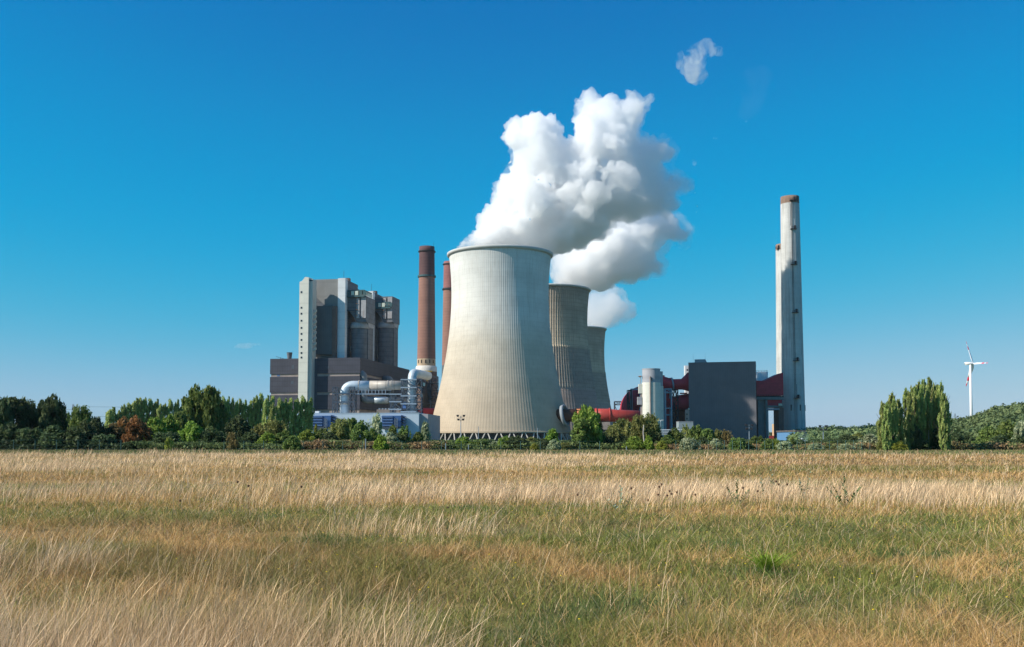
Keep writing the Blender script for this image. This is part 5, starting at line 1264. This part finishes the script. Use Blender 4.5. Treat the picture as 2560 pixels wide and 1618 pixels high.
# verge mounds of low weeds
def weedbed(name, label, x0, x1, Y, h0, cols, n, seed):
    g_ = np.random.default_rng(seed); n = int(n)
    x = g_.uniform(x0, x1, n); hh_ = h0*(0.35+0.9*fbm(x/3.5+seed, np.full(n, Y*0.1), 3)); z = hh_*g_.random(n)**0.7; y = Y+g_.normal(0, 1, n)*1.6
    nv = g_.normal(0, 1, (n, 3)); nv /= np.linalg.norm(nv, axis=1)[:, None]; a = np.cross(nv, g_.normal(0, 1, (n, 3))); a /= np.linalg.norm(a, axis=1)[:, None]; b_ = np.cross(a, nv)
    p = np.stack([x, y, z], 1); l = 0.22*(0.5+g_.random((n, 1)))
    V = np.stack([p+a*l*0.5, p+b_*l, p-a*l*0.5, p-b_*l], 1).reshape(-1, 3)
    mix_ = np.clip((fbm(x/2.5+seed*3, y/2.5, 3)-0.5)*4+0.5+g_.normal(0, 0.2, n), 0, 1)[:, None]
    col = (np.array(cols[0])*(1-mix_)+np.array(cols[1])*mix_)*(0.6+0.8*g_.random((n, 1)))
    o = npmesh(name, V, np.arange(n*4).reshape(-1, 4), gm, None, {'colour': np.repeat(col, 4, 0)})
    tag(o, label, 'undergrowth', kind='stuff')
gy_, br_, dk_ = (0.16, 0.20, 0.07), (0.34, 0.22, 0.11), (0.05, 0.07, 0.035)
weedbed('undergrowth', 'dark ivy like undergrowth behind the left fence', PX(-60, 1110, 166), PX(330, 1110, 166), 168, 1.5, (dk_, (0.07, 0.10, 0.04)), 9000, 1)
weedbed('undergrowth', 'green brambles along the verge below the tallest trees', PX(330, 1110, 168), PX(770, 1110, 168), 170, 1.4, (gy_, (0.10, 0.14, 0.05)), 14000, 2)
weedbed('undergrowth', 'brownish dry mounds along the verge before the silver hall', PX(740, 1110, 168), PX(1120, 1110, 168), 169, 1.6, (br_, gy_), 12000, 3)
weedbed('undergrowth', 'mixed weeds along the fence before the big cooling tower', PX(1080, 1110, 168), PX(1560, 1110, 168), 169, 1.3, (gy_, (0.10, 0.14, 0.05)), 12000, 4)
weedbed('undergrowth', 'weeds and grass along the fence before grey box', PX(1540, 1110, 168), PX(2220, 1110, 168), 170, 1.1, (gy_, br_), 16000, 5)
weedbed('undergrowth', 'brown grass and weeds at the foot of the right hill', PX(2200, 1110, 172), PX(2640, 1110, 172), 168, 1.3, (br_, gy_), 9000, 6)
weedbed('undergrowth', 'dense low green cover in front of the plant halls', PX(-60, 1110, 200), PX(2640, 1110, 200), 205, 2.0, ((0.06, 0.09, 0.035), (0.11, 0.15, 0.055)), 52000, 8)
# fences
def fence(p0, p1, Y, h, step, label, m, group=None):
    x0, x1 = PX(p0, 1120, Y), PX(p1, 1120, Y); t = thing('wire_fence', label, 'fence', (x0, Y, 0))
    n = int((x1-x0)/step)
    for i in range(n+1): MB().tube((i*step, 0, 0), (i*step, 0, h), 0.045, 5).build('post', m, t)
    b = MB()
    for q in (0.15, 0.5, 0.97): b.tube((0, 0, h*q), (n*step, 0, h*q), 0.015, 3)
    b.build('wire', m, t)
fence(-20, 330, 158, 1.7, 3.4, 'dark wire fence with thin posts at the far left of the meadow', M['post'])
fence(560, 1540, 161.5, 1.5, 3.2, 'green wire fence in front of the silver hall and big cooling tower', M['post'])
fence(1690, 2190, 160.5, 1.6, 1.3, 'closely posted dark fence before grey box and blue hall', M['post'])
for px, pt, lab in ((914, 1097, 'short grey concrete marker post before the silver hall'), (1171, 1112, 'small pale marker post before the big cooling tower'), (1566, 1116, 'small white marker post left of the birch trunk'), (1114, 1108, 'small white box on a stake below the left tower legs')):
    o = MB().box(-0.06, 0.06, -0.06, 0.06, 0, PZ(pt, 156)).build('marker_post', M['steel_light']); o.location = (PX(px, 1110, 156), 156, 0); tag(o, lab, 'post')
bs = MB(); bs.path([(0, 0, -0.1), (0.1, 0, 1.4), (-0.05, 0, 2.8), (0.05, 0, 4.2)], [0.13, 0.11, 0.09, 0.07], 8); o = bs.build('birch_stem', M['bark_pale']); o.location = (PX(1609, 1110, 168), 168, 0); tag(o, 'white birch stem standing before the drooping birch crowns', 'tree stem')

# ================================================================== WOODED HILL AND FAR TREELINE (stuff)
def forest(name, label, pts, Y0, Y1, ncr, sz, leafm, seed, tag_cat='forest'):
    """pts: skyline (px, py) measured at depth Y1; crowns fill a slope rising from Y0 to Y1"""
    g_ = np.random.default_rng(seed); P_, C_ = [], []
    px = np.array([p[0] for p in pts]); py = np.array([p[1] for p in pts])
    for i in range(ncr):
        f = g_.random(); Y = Y0+(Y1-Y0)*f; q = g_.uniform(px[0], px[-1])
        ztop = PZ(float(np.interp(q, px, py)), Y1)*(0.15+0.85*f**0.8)
        s_ = sz*g_.uniform(0.7, 1.35); X = PX(q, 1090, Y); n = 330
        d = g_.normal(0, 1, (n, 3)); d[:, 2] = np.abs(d[:, 2])*0.9; d /= np.linalg.norm(d, axis=1)[:, None]
        lob = 1+0.25*np.sin(d[:, 0:1]*7+i)+0.2*np.sin(d[:, 1:2]*6+i*2)
        p = np.array([X, Y, ztop-s_*1.0])+d*lob*np.array([s_, s_, s_*1.0])*(0.75+0.25*g_.random((n, 1)))
        nv = d+g_.normal(0, 0.6, (n, 3)); nv /= np.linalg.norm(nv, axis=1)[:, None]; a = np.cross(nv, g_.normal(0, 1, (n, 3))); a /= np.linalg.norm(a, axis=1)[:, None]; b_ = np.cross(a, nv)
        l = s_*0.10*(0.6+0.8*g_.random((n, 1)))
        P_.append(np.stack([p+a*l, p+b_*l, p-a*l, p-b_*l], 1).reshape(-1, 3)); C_.append(np.repeat(np.clip(g_.uniform(0.1, 0.9)+g_.normal(0, 0.15, n), 0, 1), 4))
    V = np.concatenate(P_); 
    o = npmesh(name, V, np.arange(len(V)).reshape(-1, 4), leafm, None, {'tint': np.concatenate(C_)})
    return tag(o, label, tag_cat, kind='stuff')
FM = leafmat('foliage_far', (0.030, 0.055, 0.032), (0.085, 0.12, 0.055), 0.15)
hill = [(2330, 1062), (2373, 1050), (2440, 1044), (2452, 1034), (2474, 1031), (2485, 1019), (2520, 1015), (2552, 1010), (2640, 1000), (2760, 1003)]
forest('wooded_hill', 'wooded green hill rising to the right edge behind the turbine foot', hill, 260, 560, 1000, 3.9, FM, 3)
forest('far_woods', 'far blue green woods between the white chimney and the poplar clump', [(1990, 1074), (2025, 1070), (2060, 1072), (2085, 1066), (2110, 1071), (2150, 1068), (2185, 1064), (2215, 1063), (2340, 1060)], 420, 900, 620, 5.2, FM, 4)
forest('distant_woods', 'thin line of distant woods along the horizon behind the plant', [(-200, 1080), (400, 1082), (900, 1085), (1500, 1080), (1990, 1076)], 1000, 1250, 330, 11, FM, 5)
# hill terrain under the crowns
hp = [(q, r) for q, r in hill]
vs = []; fs = []
for i, (q, r) in enumerate(hp):
    for j in range(5):
        f = j/4; Y = 262+(560-262)*f; vs.append((PX(q, 1090, Y), Y, max(-0.5, PZ(r, 560)*(0.15+0.85*f**0.8)-7) if j else -0.5))
for i in range(len(hp)-1):
    for j in range(4): a_ = i*5+j; fs.append((a_, a_+5, a_+6, a_+1))
M['hill'] = mat('hill_soil', (0.05, 0.06, 0.03), 0.95, 0.3, 0.05)
tag(MB().add(vs, fs).build('hill', M['hill']), 'hill slope under the woods at the right', 'hill', kind='structure')
# ================================================================== STEAM
P1 = [(1132,626),(1150,595),(1181,564),(1197,529),(1222,520),(1229,482),(1237,447),(1251,425),(1267,387),(1257,359),(1259,321),(1276,299),(1298,286),(1317,280),(1355,277),(1377,289),(1402,302),(1412,337),(1424,338),(1431,283),(1432,242),(1481,228),(1513,231),(1538,245),(1551,259),(1563,248),(1573,228),(1607,233),(1623,225),(1637,239),(1630,283),(1614,299),(1617,337),(1648,346),(1677,343),(1670,359),(1689,371),(1683,400),(1658,409),(1670,428),(1699,425),(1730,444),(1737,463),(1724,482),(1700,490),(1697,525),(1670,540),(1640,545),(1600,540),(1550,560),(1510,590),(1460,625),(1400,640),(1376,645)]
P2 = [(1362,722),(1372,680),(1385,620),(1420,570),(1460,525),(1510,475),(1560,455),(1610,470),(1650,505),(1693,523),(1702,567),(1734,570),(1727,605),(1705,624),(1667,605),(1650,640),(1676,660),(1655,684),(1623,698),(1560,714),(1511,736),(1478,730),(1450,730)]
P3 = [(1432,826),(1438,780),(1446,735),(1480,710),(1530,706),(1555,718),(1578,742),(1592,773),(1575,804),(1545,818),(1512,830)]
def dist_in(poly, x, y):
    n = len(poly); best = np.full(x.shape, 1e9); ins = np.zeros(x.shape, bool)
    for i in range(n):
        x1, y1 = poly[i]; x2, y2 = poly[(i+1) % n]; dx, dy = x2-x1, y2-y1
        t = np.clip(((x-x1)*dx+(y-y1)*dy)/(dx*dx+dy*dy+1e-9), 0, 1); best = np.minimum(best, np.hypot(x-x1-t*dx, y-y1-t*dy))
        c = ((y1 > y) != (y2 > y)) & (x < (x2-x1)*(y-y1)/((y2-y1) if y2 != y1 else 1e-9)+x1); ins ^= c
    return np.where(ins, best, -best)
def steam(name, label, poly, Y, mat_, seed, drift=0.0, step=6, voxel=1.35, amp=(4.2, 3.2, 2.5, 1.6), rmax=46, thick=0.75, extra=1.10, cat='steam', kind=None, dens_pts=1.0):
    rr = random.Random(seed); px = np.array([p[0] for p in poly]); py = np.array([p[1] for p in poly])
    gx_, gy_2 = np.meshgrid(np.arange(px.min(), px.max(), step), np.arange(py.min(), py.max(), step))
    gx_ = gx_+np.random.default_rng(seed).uniform(-2.5, 2.5, gx_.shape); gy_2 = gy_2+np.random.default_rng(seed+1).uniform(-2.5, 2.5, gy_2.shape)
    D = dist_in(poly, gx_, gy_2); xs0, ys0 = px.min(), py.max()
    balls = []
    order = np.argsort(-D.ravel()); cov = []
    for i in order:
        d = D.ravel()[i]
        if d < 2.5: break
        x, y = gx_.ravel()[i], gy_2.ravel()[i]
        if any((x-a)**2+(y-b)**2 < (0.30*c)**2 for a, b, c in cov): continue
        cov.append((x, y, d))
        m_ = rr.uniform(0.62, 1.0) if d > 14 else 1.0
        r = min(d, rmax)*m_; Yc = Y + drift*(x-xs0)
        for k in range(1+int(d > 12)+int(d > 22)+2*int(d > 36)):
            yo = rr.uniform(-1, 1)*d/FPX*Y*thick if k else 0
            balls.append((x, y, r*(1 if k == 0 else rr.uniform(0.5, 0.85)), Yc+yo))
    b = MB()
    import bmesh
    bm = bmesh.new()
    ico = bmesh.new(); bmesh.ops.create_icosphere(ico, subdivisions=3, radius=1.0); iv = np.array([v.co[:] for v in ico.verts]); if_ = np.array([[v.index for v in f.verts] for f in ico.faces]); ico.free(); bm.free()
    Vs, Fs, o_ = [], [], 0
    for x, y, r, Yc in balls:
        c = np.array([PX(x, y, Yc), Yc, PZ(y, Yc)]); Vs.append(iv*(r/FPX*Yc)*extra+c); Fs.append(if_+o_); o_ += len(iv)
    V = np.concatenate(Vs); F_ = np.concatenate(Fs); org = V.mean(0)
    o = npmesh('tmp', V-org, F_, None, None)
    md = o.modifiers.new('r', 'REMESH'); md.mode = 'VOXEL'; md.voxel_size = voxel; md.use_smooth_shade = False
    dg = bpy.context.evaluated_depsgraph_get(); dg.update(); me = bpy.data.meshes.new_from_object(o.evaluated_get(dg)); bpy.data.objects.remove(o)
    n = len(me.vertices); co = np.empty(n*3, dtype=np.float32); me.vertices.foreach_get('co', co); co = co.reshape(-1, 3).astype(float)
    no = np.array([v.normal[:] for v in me.vertices])
    dsp = np.empty(n); s0 = 0.045
    for i in range(n):
        p = Vector(co[i]+seed*17.3); v = 0
        for q, a_ in enumerate(amp):
            v += a_*(0.8-1.75*noise.voronoi(p*(s0*2.1**q))[0][0])
        dsp[i] = v
    co += no*dsp[:, None]; me.vertices.foreach_set('co', co.astype(np.float32).ravel()); me.update()
    me.name = name; me.materials.append(mat_); me.polygons.foreach_set('use_smooth', [True]*len(me.polygons))
    ob = link(name, me); ob.location = org; tag(ob, label, cat, kind=kind)
    print('steam', name, len(balls), n, [round(float(q), 1) for q in co.min(0)], [round(float(q), 1) for q in co.max(0)])
    return ob
SM = steam_mat('dense_steam', 0.38, 0.035, 0.35, rate=0.3, thin=('x', 0, 85, 0.16), th=(0.40, 0.56))
SM2 = steam_mat('middle_steam', 0.28, 0.035, 0.3, rate=0.3, thin=('x', -5, 85, 0.16), th=(0.41, 0.57))
SM3 = steam_mat('far_steam', 0.09, 0.03, 0.1, rate=0.4, th=(0.34, 0.58))
steam('steam_plume', 'huge billowing white steam plume from the nearest cooling tower', P1, 620, SM, 1, drift=0.04, thick=1.15)
steam('steam_plume', 'second steam plume drifting right from the middle cooling tower', P2, 768, SM2, 2, drift=0.03, voxel=2.6)
steam('steam_plume', 'small low steam puff above the farthest cooling tower', P3, 1044, SM3, 3, voxel=3.0)
W1 = [(1703,160),(1712,125),(1735,108),(1765,95),(1780,100),(1793,122),(1775,138),(1763,150),(1768,175),(1778,190),(1765,202),(1745,207),(1722,205),(1703,185)]
SMW = steam_mat('thin_steam', 0.11, 0.085, 0.0, rate=0.25, th=(0.45, 0.62))
steam('steam_wisp', 'loose pale steam wisp high above and right of the big plume', W1, 700, SMW, 4, step=5, voxel=1.8, amp=(3.2, 2.2, 1.2), thick=0.6, extra=1.25)
steam('steam_wisp', 'tiny steam scrap right of the big plume top', [(1777,343),(1784,337),(1798,342),(1793,350),(1783,351)], 700, SMW, 5, step=3, voxel=0.9, amp=(0.7, 0.5, 0.3), thick=0.5)
SMF = steam_mat('faint_steam', 0.0035, 0.03, 0.0, rate=0.5, th=(0.42, 0.68))
for sd, poly_, lab_ in ((21, [(1726,398),(1738,392),(1745,405),(1738,418),(1728,412)], 'small torn steam scrap off the right edge of the big plume'),
                    (22, [(1738,515),(1746,508),(1749,525),(1743,540),(1737,530)], 'thin vertical steam scrap right of the second plume'),
                    (23, [(1776,120),(1795,112),(1812,125),(1806,142),(1788,140)], 'faint steam scrap touching the high loose wisp on its right'),
                    (24, [(1690,140),(1706,120),(1715,150),(1704,180),(1690,170)], 'faint steam fringe at the left of the high loose wisp')):
    steam('steam_scrap', lab_, poly_, 700, SMW, sd, step=3, voxel=0.9, amp=(0.9, 0.6, 0.4), thick=0.5)
SMT = steam_mat('torn_steam', 0.05, 0.06, 0.0, rate=0.3, th=(0.42, 0.60))
for sd, poly_, lab_ in ((31, [(1640,335),(1685,338),(1700,370),(1692,410),(1715,425),(1745,450),(1742,490),(1700,500),(1660,470),(1640,400)], 'thin ragged steam fringe on the right edge of the big plume'),
                    (32, [(1680,520),(1720,540),(1742,570),(1735,612),(1700,630),(1690,600),(1660,640),(1690,665),(1660,695),(1620,700),(1610,640),(1640,580)], 'thin ragged steam fringe on the right edge of the second plume')):
    steam('steam_fringe', lab_, poly_, 650 if sd == 31 else 780, SMT, sd, step=4, voxel=1.5, amp=(3.0, 2.2, 1.4), thick=0.6, extra=1.1)
W3 = [(1840,190),(1870,160),(1920,165),(1940,195),(1925,230),(1905,290),(1870,310),(1835,300),(1850,250)]
steam('steam_wisp', 'barely visible steam veil at the upper right of the plume', W3, 720, SMF, 6, step=9, voxel=3.0, amp=(2, 1, 0.5), thick=0.4)
# faint cloud at the left
steam('cloud', 'faint small streak of cloud above the left end of the turbine hall', [(570,866),(600,857),(655,857),(662,862),(620,873),(585,872)], 9000, steam_mat('cirrus', 0.010, 0.0022, 0.0, rate=0.5, th=(0.3, 0.6)), 7, step=5, voxel=12, amp=(6, 3, 2), thick=0.5, cat='cloud')
# mist jet at the white tank
MS = steam_mat('mist', 0.09, 0.4, 0.15, rate=0.5, th=(0.35, 0.65), col=(0.45, 0.68, 0.95))
jet = [(2005,1117),(1998,1105),(1993,1090),(1996,1080),(2010,1076),(2024,1084),(2023,1098),(2012,1110)]
steam('water_mist', 'bluish water mist jet rising from the small white tank', jet, 250, MS, 8, step=3, voxel=0.35, amp=(0.3, 0.2, 0.1), thick=0.4, cat='mist')
print('objects', len(bpy.data.objects), 'verts', sum(len(m.vertices) for m in bpy.data.meshes))

# thin summer air: an even haze round the camera and everything on the ground; the sky and the cloud lie outside
hz = bpy.data.materials.new('haze_air'); hz.use_nodes = True; hz.node_tree.nodes.remove(hz.node_tree.nodes['Principled BSDF'])
pv = hz.node_tree.nodes.new('ShaderNodeVolumePrincipled'); pv.inputs['Color'].default_value = (0.78, 0.90, 1.0, 1); pv.inputs['Density'].default_value = HAZE
pv.inputs['Anisotropy'].default_value = 0.0
hz.node_tree.links.new(pv.outputs[0], hz.node_tree.nodes['Material Output'].inputs['Volume'])
tag(MB().box(-14600, 14600, -300, 12300, -1.5, 420).build('haze', hz), 'thin bluish summer haze filling the air over the field and plant', 'haze', kind='stuff')
